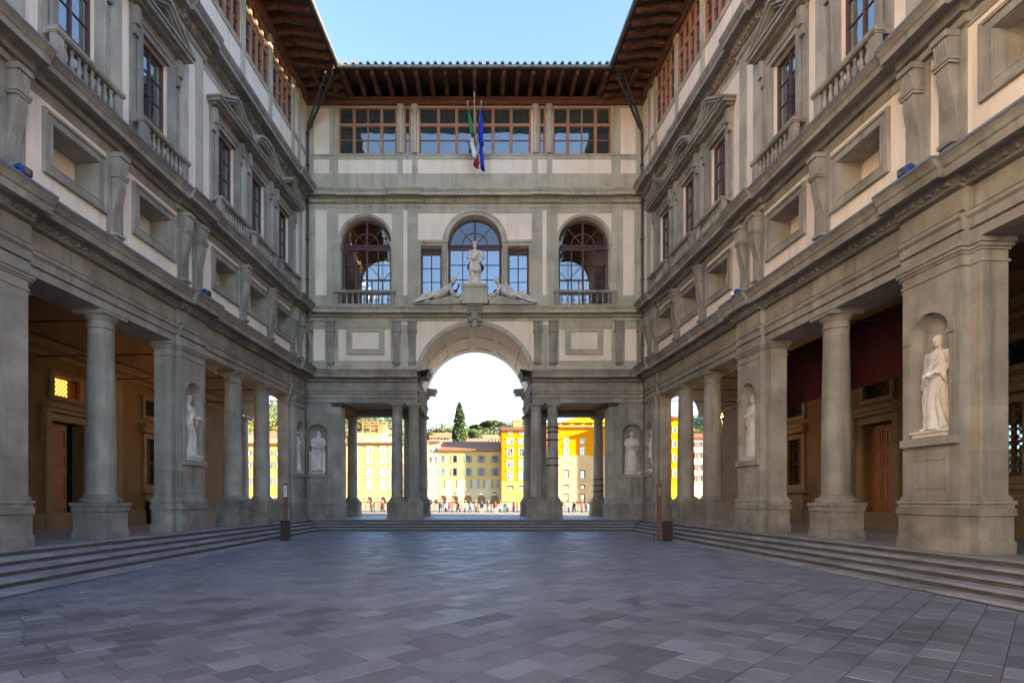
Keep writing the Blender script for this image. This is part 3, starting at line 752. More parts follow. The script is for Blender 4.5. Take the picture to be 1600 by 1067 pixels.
# piano nobile of the end range
aw, ar = 5.48, 1.28
Z0, ZS = 11.2, 14.46
SER = [(-2.72, -1.68, Z0, 14.25), (-1.36, 1.36, Z0, 14.46, 'arch'), (1.68, 2.72, Z0, 14.25)]
H = [(-aw-ar, -aw+ar, Z0, ZS, 'arch'), (aw-ar, aw+ar, Z0, ZS, 'arch')]+SER
b = MB(mf); b.wall(-HW, HW, BT, CB+.3, H, 0, .42); b.build('main_floor_wall', 'plaster', fr)
b = MB(lambda a, v, z: (a, DP-v, z)); b.wall(-HW, HW, BT-.7, WT, H, 0, .42); b.build('river_front_wall', 'plaster', fr)
b = MB(mf); b.box(-HW, HW, .43, DP-.43, 10.9, 11.1); b.box(-HW, HW, .43, DP-.43, 16.3, 16.9); b.build('gallery_floor', 'plaster_in', fr)
for s in (-1, 1):
    for (p, q, i0, i1) in ((6.86, 8.55, 7.42, 7.98), (2.86, 4.14, 3.38, 3.58)):
        q_ = MB(lambda a, v, z: (s*a, v, z)); q_.box(p, i0, -.085, .01, BT, 16.16); q_.box(i1, q, -.085, .01, BT, 16.16); q_.box(i0, i1, -.085, .01, BT, 11.78); q_.box(i0, i1, -.085, .01, 16.0 if False else 16.1-.0, 16.16)
        q_.box(i0, i1, -.085, .01, 16.04, 16.1)
        o = q_.build('pilaster', 'green', fr)
        i_ = MB(lambda a, v, z: (s*a, v, z)); i_.box(i0-.001, i1+.001, -.075, .01, 11.77, 16.05); link('plaster_inset', i_.mesh('plaster_inset', 'plaster'), o)
bands(mf, [(-6.85, -4.15, -.03, .01, 15.92, 16.17), (-2.85, 2.85, -.03, .01, 15.92, 16.17), (4.15, 6.85, -.03, .01, 15.92, 16.17), (-2.85, 2.85, -.03, .01, BT, 11.5)], 'green', fr)
def arch_window(c, R, zs, surround, panes_mat):
    o_ = MB(mf)
    for dr0, dr1, v in ((0, surround*.6, -.05), (surround*.6, surround, -.09)):
        lo = arcpts(c, zs, R+dr1, PI, 0, 24); li = arcpts(c, zs, R+dr0, PI, 0, 24)
        for k in range(24): o_.prism_v([lo[k], lo[k+1], li[k+1], li[k]], v, .01)
    return o_
def glazing(parent, c, R, z0, zs, cols, rows, V=.34, PT=None):
    f = MB(mf); r = R
    f.box(c-r, c-r+.10, V-.04, V+.05, z0, zs); f.box(c+r-.10, c+r, V-.04, V+.05, z0, zs)
    f.box(c-r, c+r, V-.06, V+.06, zs-.26, zs-.03); f.box(c-r, c+r, V-.10, V+.06, zs-.10, zs-.02)
    W = (2*r-.2)/cols
    for k in range(1, cols):
        t = .05 if k*2 == cols else .026
        f.box(c-r+.1+W*k-t, c-r+.1+W*k+t, V-.035, V+.04, z0, zs-.25)
    hh = (zs-.26-z0)/rows
    for k in range(1, rows): f.box(c-r+.1, c+r-.1, V-.02, V+.02, z0+hh*k-.018, z0+hh*k+.018)
    lo = arcpts(c, zs-.03, r, PI, 0, 24); li = arcpts(c, zs-.03, r-.11, PI, 0, 24)
    for k in range(24): f.prism_v([lo[k], lo[k+1], li[k+1], li[k]], V-.05, V+.05)
    lo = arcpts(c, zs-.03, r*.5, PI, 0, 16); li = arcpts(c, zs-.03, r*.5-.05, PI, 0, 16)
    for k in range(16): f.prism_v([lo[k], lo[k+1], li[k+1], li[k]], V-.02, V+.02)
    f.box(c-.05, c+.05, V-.03, V+.03, zs-.03, zs-.05+r)
    for t in (PI*.27, PI*.73):
        f.tube([(c, V, zs-.03), (c+(r-.05)*math.cos(t), V, zs-.03+(r-.05)*math.sin(t))], .024, 4)
    o = f.mesh('window_frame', 'frame_r'); link('window_frame', o, parent)
    for k in range(cols):
        for j in range(rows): pane(parent, mf, c-r+.1+W*k+.01, c-r+.1+W*(k+1)-.01, z0+hh*j+.005, z0+hh*(j+1)-.005, V+.01, PT or PANE_T, 'f')
    g = MB(mf); g.prism_v(arcpts(c, zs-.03, r-.04, PI, 0, 24), V+.004, V+.016); link('lunette_pane', g.mesh('lunette_pane', 'glass_t'), parent)
def impost(o_, c, zs, wd=.2):
    o_.box(c-wd, c+wd, -.12, .3, zs-.12, zs+.0); o_.box(c-wd+.03, c+wd-.03, -.09, .3, zs-.24, zs-.12); o_.box(c-wd+.06, c+wd-.06, -.07, .3, zs-.34, zs-.24)
for s in (-1, 1):
    c = s*aw; o_ = arch_window(c, ar, ZS, .12, None)
    for e in (-1, 1): impost(o_, c+e*(ar+.02), ZS, .10); o_.box(c+e*(ar+.05)-.05, c+e*(ar+.05)+.05, -.05, .02, Z0, ZS-.3)
    o = o_.build('arched_window', 'green', fr)
    glazing(o, c, ar-.02, Z0, ZS, 4, 4)
    bl = balustrade(fr, mf, c, 1.5, -.40, BT+.02, 9, 'f')
o_ = arch_window(0, 1.36, ZS, .26, None)
for s in (-1, 1):
    o_.box(min(s*1.36, s*2.86), max(s*1.36, s*2.86), -.10, .3, 14.26, 14.40); o_.box(min(s*1.33, s*2.86), max(s*1.33, s*2.86), -.16, .3, 14.40, 14.52)
    for u, r in ((1.53, .15), (2.8, .1)):
        o_.lathe([(r*1.25, Z0), (r*1.25, Z0+.1), (r, Z0+.18), (r*.88, 13.95), (r*1.05, 14.0), (r*.9, 14.05), (r*1.0, 14.12), (r*1.35, 14.26)], s*u, -.02, 14)
oser = o_.build('arched_window', 'green', fr, smooth=40)
glazing(oser, 0, 1.34, Z0, ZS, 4, 4, PT=PANE_M)
for s in (-1, 1):
    f = MB(mf); c = s*2.2; rframe(f, c-.44, c+.44, Z0, 13.95, .08, .3, .38); f.box(c-.03, c+.03, .31, .37, Z0, 13.95); f.box(c-.52, c+.52, .28, .38, 13.95, 14.25)
    for k in range(1, 4): f.box(c-.44, c+.44, .32, .36, Z0+.69*k-.018, Z0+.69*k+.018)
    link('window_frame', f.mesh('window_frame', 'frame_r'), oser)
    for k in range(4):
        for e in (-1, 1): pane(oser, mf, min(c+e*.44, c), max(c+e*.44, c), Z0+.69*k, Z0+.69*(k+1), .345, PANE_M, 'f')
# river side glazing, plain bars
for c, R in ((-aw, ar), (aw, ar), (0, 1.36)):
    f = MB(mf); V = DP-.3
    for k in range(5): f.box(c-R+2*R*k/4-.035, c-R+2*R*k/4+.035, V-.03, V+.03, Z0, ZS)
    for k in range(5): f.box(c-R, c+R, V-.02, V+.02, Z0+(ZS-Z0)*k/4-.02, Z0+(ZS-Z0)*k/4+.02)
    lo = arcpts(c, ZS, R, PI, 0, 20); li = arcpts(c, ZS, R-.1, PI, 0, 20)
    for k in range(20): f.prism_v([lo[k], lo[k+1], li[k+1], li[k]], V-.04, V+.04)
    for t in (PI*.27, PI*.5, PI*.73): f.tube([(c, V, ZS), (c+R*math.cos(t), V, ZS+R*math.sin(t))], .025, 4)
    f.build('river_window_frame', 'frame_r', fr)
# top floor
tw = [(-5.37, 1.48, 4), (0, 2.84, 6), (5.37, 1.48, 4), (-3.38, .19, 1), (3.38, .19, 1)]
b = MB(mf); b.wall(-HW, HW, CT, WT, [(c-h, c+h, 18.86, 21.26) for c, h, k in tw], 0, .3, True); b.build('top_floor_wall', 'plaster', fr)
for c, h, k in tw: top_window(fr, mf, c-h, c+h, k, 'f', thin=(2,) if k == 4 else None)
bands(mf, [(-HW, HW, -.03, .01, CT, 17.9), (-HW, HW, -.04, .01, 18.62, 18.78), (-HW, HW, -.075, .01, 18.78, 18.85)], 'green', fr)
for s in (-1, 1):
    ms = lambda a, v, z, s=s: (s*a, v, z)
    bands(ms, [(p, q, -.035, .01, 17.88, 18.64) for p, q in ((6.86, 7.3), (8.08, HW), (3.62, 3.88), (2.86, 3.16))]+[(p, q, -.035, .01, 18.84, 21.3) for p, q in ((6.86, 7.3), (8.08, HW))]+[(6.86, HW, -.036, .01, 21.2, 21.4)], 'green', fr)
pm = MB(mf); pm.lathe([(.16, 18.86), (.16, 18.95), (.135, 19.0), (.12, 20.9), (.15, 20.95), (.13, 21.0), (.19, 21.16), (.2, 21.26)], 0, -.05, 14); pm = pm.mesh('post', 'green', 40)
for s in (-1, 1):
    for u in (3.72, 3.02): link('post', pm, fr, (s*u, 0, 0))
b = MB(mf); b.box(-HW, HW, -.16, .3, 21.29, 21.53); b.box(-HW, HW, -.22, .3, 21.51, 21.63); b.build('wall_plate', 'wood', fr)
GZ = 21.46
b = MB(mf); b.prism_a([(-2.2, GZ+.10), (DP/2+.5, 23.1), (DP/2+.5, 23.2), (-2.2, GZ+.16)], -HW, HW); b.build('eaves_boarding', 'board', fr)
q = MB(mf); q.prism_a([(.3, 22.28), (.3, 22.03), (-.75, 21.69), (-.85, 21.60), (-1.05, 21.62), (-1.95, 21.40), (-2.08, 21.44), (-2.1, GZ+.12)], -.085, .085); r1 = q.mesh('rafter', 'wood', bevel=.006)
q = MB(mf); q.prism_a([(0.2, 21.62), (-.55, 21.60), (-.75, 21.66), (-.72, 21.71), (.2, 22.02)], -.1, .1); r2 = q.mesh('rafter_bracket', 'wood', bevel=.006)
for k in range(-11, 12):
    o = link('rafter', r1, fr, (k*.685, 0, 0)); link('rafter_bracket', r2, o)
b = MB(mf); b.tube([(-6.35, -2.27, GZ+.10), (6.35, -2.27, GZ+.10)], .085, 10); b.build('gutter', 'gutter', fr, smooth=True)
b = MB(mf); b.prism_a([(-2.25, GZ+.17), (DP/2+.5, 23.25), (DP+1.5, GZ+.2), (DP+1.5, GZ+.1), (DP/2+.5, 23.15), (-2.2, GZ+.158)], -HW, HW); b.build('roof', 'tile', fr)
tl = MB(mf)
pts = []
for v, z in ((-2.36, GZ+.20), (-.6, GZ+.80)): pts.append([(.085*math.cos(PI*k/8), v, z+.085*math.sin(PI*k/8)) for k in range(9)])
for k in range(8): tl.quad(pts[0][k], pts[0][k+1], pts[1][k+1], pts[1][k])
tl.add(pts[0], [tuple(range(9))]); tm = tl.mesh('roof_tile', 'tile', 50)
k = -6.3
while k < 6.35: link('roof_tile', tm, fr, (k, 0, random.uniform(-.01, .015))); k += .345
# ground storey: end piers with niches, column pairs
COLF = col_meshes(.295, PZ, AB, .44, .82)
for s in (-1, 1):
    ms = lambda a, v, z, s=s: (s*a, v, z)
    c = 7.9; zb, zs, r = 2.82, 4.84, .50
    b = MB(ms); b.wall(6.82, 8.75, PZ, AB-.002, [(c-r, c+r, zb, zs, 'arch')], 0, .002); b.box(6.82, 6.84, .0, 1.0, PZ, AB-.002); b.quad((6.82, 1.0, PZ), (8.75, 1.0, PZ), (8.75, 1.0, AB), (6.82, 1.0, AB))
    o = b.build('pier', 'stone', fr)
    link('niche', niche_mesh(ms, c, 0, zb, zs, r), o); link('niche_surround', niche_trim(ms, c, 0, zb, zs, r), o)
    b = MB(ms); b.box(6.72, 7.12, -.06, .9, PZ+.8, AB-.004); link('pilaster', b.mesh('pilaster', 'stone', bevel=.01), o)
    b = MB(ms); b.box(6.64, 8.7, -.14, .98, PZ, PZ+.64); b.box(6.62, 8.7, -.16, 1.0, PZ+.64, PZ+.78); link('pedestal', b.mesh('pedestal', 'stone_low', bevel=.01), o)
    for nm_, lev in (('base_moulding', ((.03, 1.36, 1.45), (.05, 1.45, 1.53), (.02, 1.53, 1.58))), ('neck_moulding', ((.02, 5.98, 6.03),)), ('capital', ((.03, 6.2, 6.26), (.045, 6.26, 6.33), (.065, 6.33, 6.41)))):
        b = MB(ms)
        for e, z0, z1 in lev: b.box(6.72-e, 7.12+e, -.06-e, .9, z0, z1)
        link(nm_, b.mesh(nm_, 'stone', bevel=.008), o)
    bands(ms, [(7.2, 8.7, -.008, .002, z, z+.02) for z in (2.0, 5.8)], 'stone_low', o, 'string_course')
    link('mouldings', b.mesh('mouldings', 'stone_low', bevel=.01), o)
    for u in (3.95, 3.11):
        put_column(fr, (s*u, .36, 0), COLF); put_column(fr, (s*u, DP-.4, 0), COLF)
    for u in (7.25, 8.1): put_column(fr, (s*u, DP-.4, 0), COLF)
for u in (3.95,):                                            # iron hoops on one column
    for z in (5.2, 4.95, 4.55, 3.62, 3.27):
        h = MB(mf); h.lathe([(.30, z), (.325, z+.005), (.325, z+.05), (.30, z+.055)], u, .36, 24); h.build('iron_hoop', 'iron', fr)
for z in (2.7, 2.35, 2.0):
    h = MB(mf); h.lathe([(.31, z), (.33, z+.005), (.33, z+.05), (.31, z+.055)], 7.25, DP-.4, 24); h.build('iron_hoop', 'iron', fr)
# rainwater pipes in the corners
for s in (-1, 1):
    b = MB(mf)
    X = lambda z: s*(8.40+.13*(21.4-z)/21*0)
    b.tube([(s*8.36, -.62, PZ), (s*8.34, -.62, 7.4), (s*8.30, -.68, 7.7), (s*8.30, -.68, 8.2), (s*8.34, -.2, 8.6), (s*8.34, -.2, 10.6), (s*8.30, -.66, 10.85), (s*8.30, -.66, 11.3), (s*8.34, -.2, 11.7), (s*8.34, -.2, 16.3),
            (s*8.3, -.68, 16.55), (s*8.3, -.68, 17.05), (s*8.34, -.18, 17.5), (s*8.34, -.18, 19.9), (s*8.2, -.22, 20.1), (s*6.62, -2.12, 21.3), (s*6.58, -2.2, 21.5)], .065, 8)
    b.build('drainpipe', 'pipe', fr, smooth=True)
    b = MB(mf); b.tube([(s*8.28, -.42, 19.6), (s*8.25, -.45, 20.0), (s*6.9, -2.25, 21.25), (s*6.85, -2.3, 21.5)], .06, 8); b.build('drainpipe', 'pipe', fr, smooth=True)
    for z in (3.2, 5.5, 9.2, 12.5, 14.5, 18.2):
        h = MB(mf); h.box(s*8.34-.09, s*8.34+.09, -.28 if z > 8 else -.70, -.1 if z > 8 else -.54, z, z+.04); h.build('pipe_clamp', 'pipe', fr)
# ------------------------------------------------------------------ the setting: paving, steps, floors, ground
def zf(y): return .00387*(y-8)
def lerp(p, q, y): return p[0]+(q[0]-p[0])*(y-p[1])/(q[1]-p[1])
def edgeR(y): return XR-.0517*y-.37
def edgeL(y): return XL+.064*y+.37
def lineR(k, y): return edgeR(y)+(lerp((7.70, 8.03), (6.98, 26.6), y)-edgeR(y))*k/4
def lineL(k, y): return edgeL(y)+(lerp((-7.61, 9.07), (-7.24, 26.6), y)-edgeL(y))*k/4
def yk(k): return 28.17-.38*k
steps = thing('stone_steps', None, None); tag(steps, kind='structure')
def U(k, ins=0.0, y0=-38):
    ye = yk(k)+ins
    return [(-19, y0), (lineL(k, y0)-ins, y0), (lineL(k, ye)-ins, ye), (lineR(k, ye)+ins, ye), (lineR(k, y0)+ins, y0), (19, y0), (19, 34.2), (-19, 34.2)]
def prism_z(b, poly, z0, z1):
    n = len(poly)
    b.add([(x, y, z0) for x, y in poly]+[(x, y, z1) for x, y in poly],
          [tuple(range(n-1, -1, -1)), tuple(range(n, 2*n))]+[(i, (i+1) % n, n+(i+1) % n, n+i) for i in range(n)])
for k in range(1, 5):
    zt = PZ-.127*k
    sr = random.Random(k)
    def block(poly):
        dz = sr.gauss(0, .0015); b = MB(); prism_z(b, poly, zt-.055, zt+dz); b.build('step_stone', 'step', steps, bevel=.012)
    for LN, sg in ((lineL, -1), (lineR, 1)):
        y = -9.+sr.random()
        while y < yk(k)-.05:
            y1 = y+sr.uniform(1.3, 2.0)
            if y1 > yk(k)-.6: y1 = yk(k)-.003
            o0, o1 = sr.gauss(0, .003), sr.gauss(0, .003)
            block([(LN(k, y)+o0, y), (LN(k, y1-.006)+o0, y1-.006), (LN(k-1, y1-.006)+sg*.06, y1-.006), (LN(k-1, y)+sg*.06, y)]); y = y1
    x = lineL(k-1, yk(k))-.06; xe = lineR(k-1, yk(k))+.06
    while x < xe-.05:
        x1 = x+sr.uniform(1.3, 2.0)
        if x1 > xe-.6: x1 = xe
        o0 = sr.gauss(0, .003); block([(x, yk(k)+o0), (x1-.006, yk(k)+o0), (x1-.006, yk(k-1)+.06), (x, yk(k-1)+.06)]); x = x1
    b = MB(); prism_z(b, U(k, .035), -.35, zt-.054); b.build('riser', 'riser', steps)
b = MB(); prism_z(b, U(0), PZ-.055, PZ); fl = b.build('loggia_floor', 'pave', None, bevel=.014); tag(fl, kind='structure')
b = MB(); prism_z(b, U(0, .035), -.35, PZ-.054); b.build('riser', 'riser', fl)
b = MB(); b.quad((-11, -40, zf(-40)-.014), (11, -40, zf(-40)-.014), (11, 28, zf(28)-.014), (-11, 28, zf(28)-.014))
pv = b.build('courtyard_paving', 'mortar'); tag(pv, kind='structure')

def flag_mat():
    m = M['flag']; n = m.node_tree.nodes; l = m.node_tree.links
    b_ = n['Principled BSDF']; src = b_.inputs['Base Color'].links[0].from_socket
    at = n.new('ShaderNodeAttribute'); at.attribute_name = 'tone'
    hs = n.new('ShaderNodeHueSaturation'); r1 = n.new('ShaderNodeMapRange'); r1.inputs[3].default_value = .86; r1.inputs[4].default_value = 1.12
    l.new(at.outputs['Fac'], r1.inputs[0]); l.new(r1.outputs[0], hs.inputs['Value']); l.new(src, hs.inputs['Color'])
    mu = n.new('ShaderNodeMath'); mu.operation = 'MULTIPLY'; mu.inputs[1].default_value = 17.3
    fc = n.new('ShaderNodeMath'); fc.operation = 'FRACT'; l.new(at.outputs['Fac'], mu.inputs[0]); l.new(mu.outputs[0], fc.inputs[0])
    r2 = n.new('ShaderNodeMapRange'); r2.inputs[1].default_value = .55; r2.inputs[4].default_value = .6; l.new(fc.outputs[0], r2.inputs[0])
    mx = n.new('ShaderNodeMix'); mx.data_type = 'RGBA'; mx.blend_type = 'MULTIPLY'; mx.inputs[7].default_value = (1.08, .99, .95, 1)
    l.new(r2.outputs[0], mx.inputs[0]); l.new(hs.outputs[0], mx.inputs[6]); l.new(mx.outputs[2], b_.inputs['Base Color'])
    # wet-looking / worn gloss varies per stone
    r3 = n.new('ShaderNodeMapRange'); r3.inputs[3].default_value = .42; r3.inputs[4].default_value = .62; l.new(fc.outputs[0], r3.inputs[0]); l.new(r3.outputs[0], b_.inputs['Roughness'])
flag_mat()
def clip(poly, p, nrm):
    out = []
    for i in range(len(poly)):
        a, c = poly[i], poly[(i+1) % len(poly)]
        da = (a[0]-p[0])*nrm[0]+(a[1]-p[1])*nrm[1]; dc = (c[0]-p[0])*nrm[0]+(c[1]-p[1])*nrm[1]
        if da >= 0: out.append(a)
        if (da >= 0) != (dc >= 0):
            t = da/(da-dc); out.append((a[0]+(c[0]-a[0])*t, a[1]+(c[1]-a[1])*t))
    return out
rng = random.Random(11)
stones = []
S2 = math.sqrt(.5)
e1, e2 = (S2, S2), (-S2, S2)
q = -30.; row = 0
while q < 34:
    wd = rng.uniform(.31, .38); p = -30+rng.choice((0, 0, 0, .33, .33, .12))+rng.uniform(-.04, .04); row += 1
    while p < 40:
        ln = .43+rng.uniform(-.02, .02)+(.2 if rng.random() < .15 else 0)
        P = [(u*e1[0]+v*e2[0], u*e1[1]+v*e2[1]) for u, v in ((p, q), (p+ln, q), (p+ln, q+wd), (p, q+wd))]
        p += ln
        cx = sum(x for x, y in P)/4; cy = sum(y for x, y in P)/4
        if not (2.2 < cy < 28 and -9.5 < cx < 9.5): continue
        P = clip(P, (0, 2.6), (0, 1))
        if len(P) > 2: P = clip(P, (0, yk(4)+.03), (0, -1))
        if len(P) > 2:
            A_, B_ = (lineR(4, 0)+.02, 0), (lineR(4, 27)+.02, 27); P = clip(P, A_, (-(B_[1]-A_[1]), B_[0]-A_[0]))
        if len(P) > 2:
            A_, B_ = (lineL(4, 0)-.02, 0), (lineL(4, 27)-.02, 27); P = clip(P, A_, (B_[1]-A_[1], -(B_[0]-A_[0])))
        if len(P) < 3: continue
        area = abs(sum(P[i][0]*P[(i+1) % len(P)][1]-P[(i+1) % len(P)][0]*P[i][1] for i in range(len(P))))/2
        if area < .003: continue
        stones.append((P, area))
    q += wd
def vis(s):
    P = s[0]; cx = sum(x for x, y in P)/len(P); cy = sum(y for x, y in P)/len(P)
    if cy < 4.7 or not -.86*cy < cx < .98*cy: return 0
    return s[1]/cy**3
stones.sort(key=vis, reverse=True)
def stone_geo(P, rg):
    cx = sum(x for x, y in P)/len(P); cy = sum(y for x, y in P)/len(P)
    tx, ty, dz = rg.gauss(0, .0022), rg.gauss(0, .0022), rg.gauss(0, .0012)
    top = []; mid = []; bot = []
    for x, y in P:
        dl = math.hypot(x-cx, y-cy) or 1
        k0, k1 = 1-.006/dl, 1-.016/dl
        zt = dz+tx*(x-cx)+ty*(y-cy)
        xx, yy = cx+(x-cx)*k1, cy+(y-cy)*k1; top.append((xx, yy, zf(yy)+zt))
        xx, yy = cx+(x-cx)*k0, cy+(y-cy)*k0; mid.append((xx, yy, zf(yy)+zt-.006)); bot.append((xx, yy, zf(yy)-.03))
    n = len(P)
    F = [tuple(range(n))]+[(i, n+i, n+(i+1) % n, (i+1) % n) for i in range(n)]+[(n+i, 2*n+i, 2*n+(i+1) % n, n+(i+1) % n) for i in range(n)]
    return top+mid+bot, F
def toned(me, tones):
    at = me.attributes.new('tone', 'FLOAT', 'FACE'); at.data.foreach_set('value', tones)
    me.materials.append(M['flag']); return me
for P, ar_ in stones[:300]:
    V, F = stone_geo(P, rng); me = bpy.data.meshes.new('flagstone'); me.from_pydata(V, [], F); t = rng.random()
    link('flagstone', toned(me, [t]*len(F)), pv)
V_, F_, T_ = [], [], []
for P, ar_ in stones[300:]:
    V, F = stone_geo(P, rng); o = len(V_); V_ += V; F_ += [tuple(o+i for i in f) for f in F]; T_ += [rng.random()]*len(F)
me = bpy.data.meshes.new('flagstone'); me.from_pydata(V_, [], F_); tag(link('flagstone', toned(me, T_), pv), kind='stuff')
b = MB(); b.quad((-9, -40, zf(-40)-.008), (9, -40, zf(-40)-.008), (9, 2.59, zf(2.59)-.008), (-9, 2.59, zf(2.59)-.008)); me = b.mesh('paving_slab', 'flag'); me.attributes.new('tone', 'FLOAT', 'FACE').data.foreach_set('value', [.5]*len(me.polygons)); tag(link('rear_paving', me), kind='structure')

b = MB(); b.box(-60, 60, 34.2, 44.6, -.4, PZ-.02); tag(b.build('riverside_street', 'street'), kind='structure')
b = MB(); b.box(-300, 300, 44.6, 96, -5.5, -.4); tag(b.build('quay_road', 'street'), kind='structure')
b = MB(); b.quad((-2500, -400, -5.6), (2500, -400, -5.6), (2500, 4000, -5.6), (-2500, 4000, -5.6)); tag(b.build('ground', 'soil'), kind='structure')
b = MB(); b.quad((-700, 96, -5.1), (700, 96, -5.1), (700, 140, -5.1), (-700, 140, -5.1)); tag(b.build('river', 'river'), kind='structure')
b = MB(); b.box(-700, 700, 140, 700, -5.5, 0.2); tag(b.build('far_embankment', 'street'), kind='structure')

# ------------------------------------------------------------------ figures
class Fig(MB):
    def cap(self, p0, p1, r0, r1, n=10):
        p0, p1 = Vector(p0), Vector(p1); d_ = (p1-p0); k = d_.normalized()
        self.tube([p0-k*r0*.85, p0-k*r0*.5, p0, p1, p1+k*r1*.5, p1+k*r1*.85], [r0*.5, r0*.86, r0, r1, r1*.86, r1*.5], n)
    def chain(self, pts, rs, n=10):
        for i in range(len(pts)-1): self.cap(pts[i], pts[i+1], rs[i], rs[i+1], n)
    def loft(self, rings, n=56):
        P = []; F = []
        for (z, cx, cy, rx, ry, amp, nl, ph) in rings:
            for k in range(n):
                t = 2*PI*k/n
                f = 1+amp*(.6*math.sin(nl*t+ph)+.4*math.sin((nl*1.7)*t+2.1*ph+1)) if amp else 1
                P.append((cx+rx*f*math.cos(t), cy+ry*f*math.sin(t), z))
        for i in range(len(rings)-1):
            for k in range(n): F.append((i*n+k, i*n+(k+1) % n, (i+1)*n+(k+1) % n, (i+1)*n+k))
        F += [tuple(range(n-1, -1, -1)), tuple(range((len(rings)-1)*n, len(rings)*n))]
        self.add(P, F)
    def head(self, c, r=.058, yaw=0., hair='short', beard=False, tilt=0):
        cx, cy, cz = c; sy, cyw = math.sin(yaw), math.cos(yaw)
        def T(x, y, z): return (cx+x*cyw-y*sy, cy+x*sy+y*cyw, cz+z)
        self.ell(c, (r*.80, r*.92, r*1.18), 16, 12)
        self.ell(T(0, -r*.45, -r*.55), (r*.55, r*.5, r*.55), 12, 8)                  # jaw
        self.cap(T(0, -r*.86, r*.18), T(0, -r*1.12, -r*.2), r*.10, r*.17, 8)         # nose
        self.cap(T(-r*.42, -r*.74, r*.26), T(r*.42, -r*.74, r*.26), r*.13, r*.13, 8)  # brow
        self.cap(T(-r*.2, -r*.86, -r*.5), T(r*.2, -r*.86, -r*.5), r*.09, r*.09, 6)   # mouth
        for e in (-1, 1): self.ell(T(e*r*.8, .05*r, 0), (r*.12, r*.2, r*.28), 6, 5)
        rg = random.Random(int(abs(cx*1e4)+cz*1e3))
        if hair in ('short', 'curls', 'long'):
            self.ell(T(0, r*.18, r*.28), (r*.92, r*.92, r*1.0), 14, 10)
            for _ in range(26 if hair != 'short' else 12):
                a, e = rg.uniform(.1, PI-.1), rg.uniform(-.1, 1.2)
                p = T(math.cos(a)*r*.9*math.cos(e), r*.15+math.sin(a)*r*.9*math.cos(e), r*.2+math.sin(e)*r*1.0); self.ell(p, (r*.24, r*.24, r*.22), 7, 5)
        if hair == 'long':
            for e in (-1, 1): self.chain([T(e*r*.8, r*.1, 0), T(e*r*.95, r*.25, -r*1.1), T(e*r*.8, r*.1, -r*1.9)], [r*.3, r*.34, r*.2])
        if hair == 'cap': self.loft([(cz+r*.35, cx, cy+r*.1, r*.95, r*1.0, 0, 3, 0), (cz+r*.6, cx, cy+r*.1, r*1.12, r*1.12, .05, 5, 0), (cz+r*1.1, cx, cy+r*.1, r*1.15, r*1.15, .05, 5, 1), (cz+r*1.35, cx, cy+r*.1, r*.8, r*.8, .05, 5, 1)], 20)
        if hair == 'crown':
            self.ell(T(0, r*.18, r*.28), (r*.9, r*.9, r*.95), 14, 10)
            self.loft([(cz+r*.6, cx, cy, r*.95, r*.95, 0, 3, 0), (cz+r*1.75, cx, cy, r*1.15, r*1.15, .12, 8, 0)], 32)
        if beard:
            self.ell(T(0, -r*.55, -r*1.1), (r*.52, r*.45, r*.75), 12, 8)
            for _ in range(8): self.ell(T(rg.uniform(-.4, .4)*r, -r*.9, -r*rg.uniform(.7, 1.6)), (r*.16, r*.16, r*.25), 6, 5)
    def hand(self, p, dr, side=1, s=1.0):
        """palm with four unequal, slightly bent fingers and a thumb from its side"""
        p = Vector(p); dr = Vector(dr).normalized(); up = Vector((0, -1, .2)); x = dr.cross(up).normalized()*side; nrm = x.cross(dr).normalized()
        pc = p+dr*.022*s; self.cap(p, p+dr*.04*s, .019*s, .021*s, 8)
        for i, L in enumerate((.040, .046, .043, .034)):
            o = pc+dr*.024*s+x*(i-1.5)*.0105*s; m_ = o+dr*L*.55*s; e = m_+(dr*.8-nrm*.45*side).normalized()*L*.5*s
            self.chain([o, m_, e], [.0075*s, .0068*s, .0055*s], 6)
        t0 = p+dr*.012*s-x*.018*s; self.chain([t0, t0+(dr*.7-x*.8).normalized()*.024*s, t0+(dr*1.1-x*.7).normalized()*.046*s], [.0095*s, .0082*s, .006*s], 6)
    def remesh(self, name, m, H, vox=.009, smooth=2):
        me = bpy.data.meshes.new(name); me.from_pydata([tuple(c*H for c in v) for v in self.v], [], self.f); me.update()
        bm = bmesh.new(); bm.from_mesh(me); bmesh.ops.recalc_face_normals(bm, faces=bm.faces); bm.to_mesh(me); bm.free()
        o = bpy.data.objects.new(name, me); COL.objects.link(o)
        r = o.modifiers.new('r', 'REMESH'); r.mode = 'VOXEL'; r.voxel_size = vox*H
        s_ = o.modifiers.new('s', 'SMOOTH'); s_.factor = .5; s_.iterations = smooth
        dg = bpy.context.evaluated_depsgraph_get(); dg.update()
        res = bpy.data.meshes.new_from_object(o.evaluated_get(dg)); res.name = name
        bpy.data.objects.remove(o); bpy.data.meshes.remove(me)
        for p_ in res.polygons: p_.use_smooth = True
        res.materials.clear(); res.materials.append(M[m]); return res

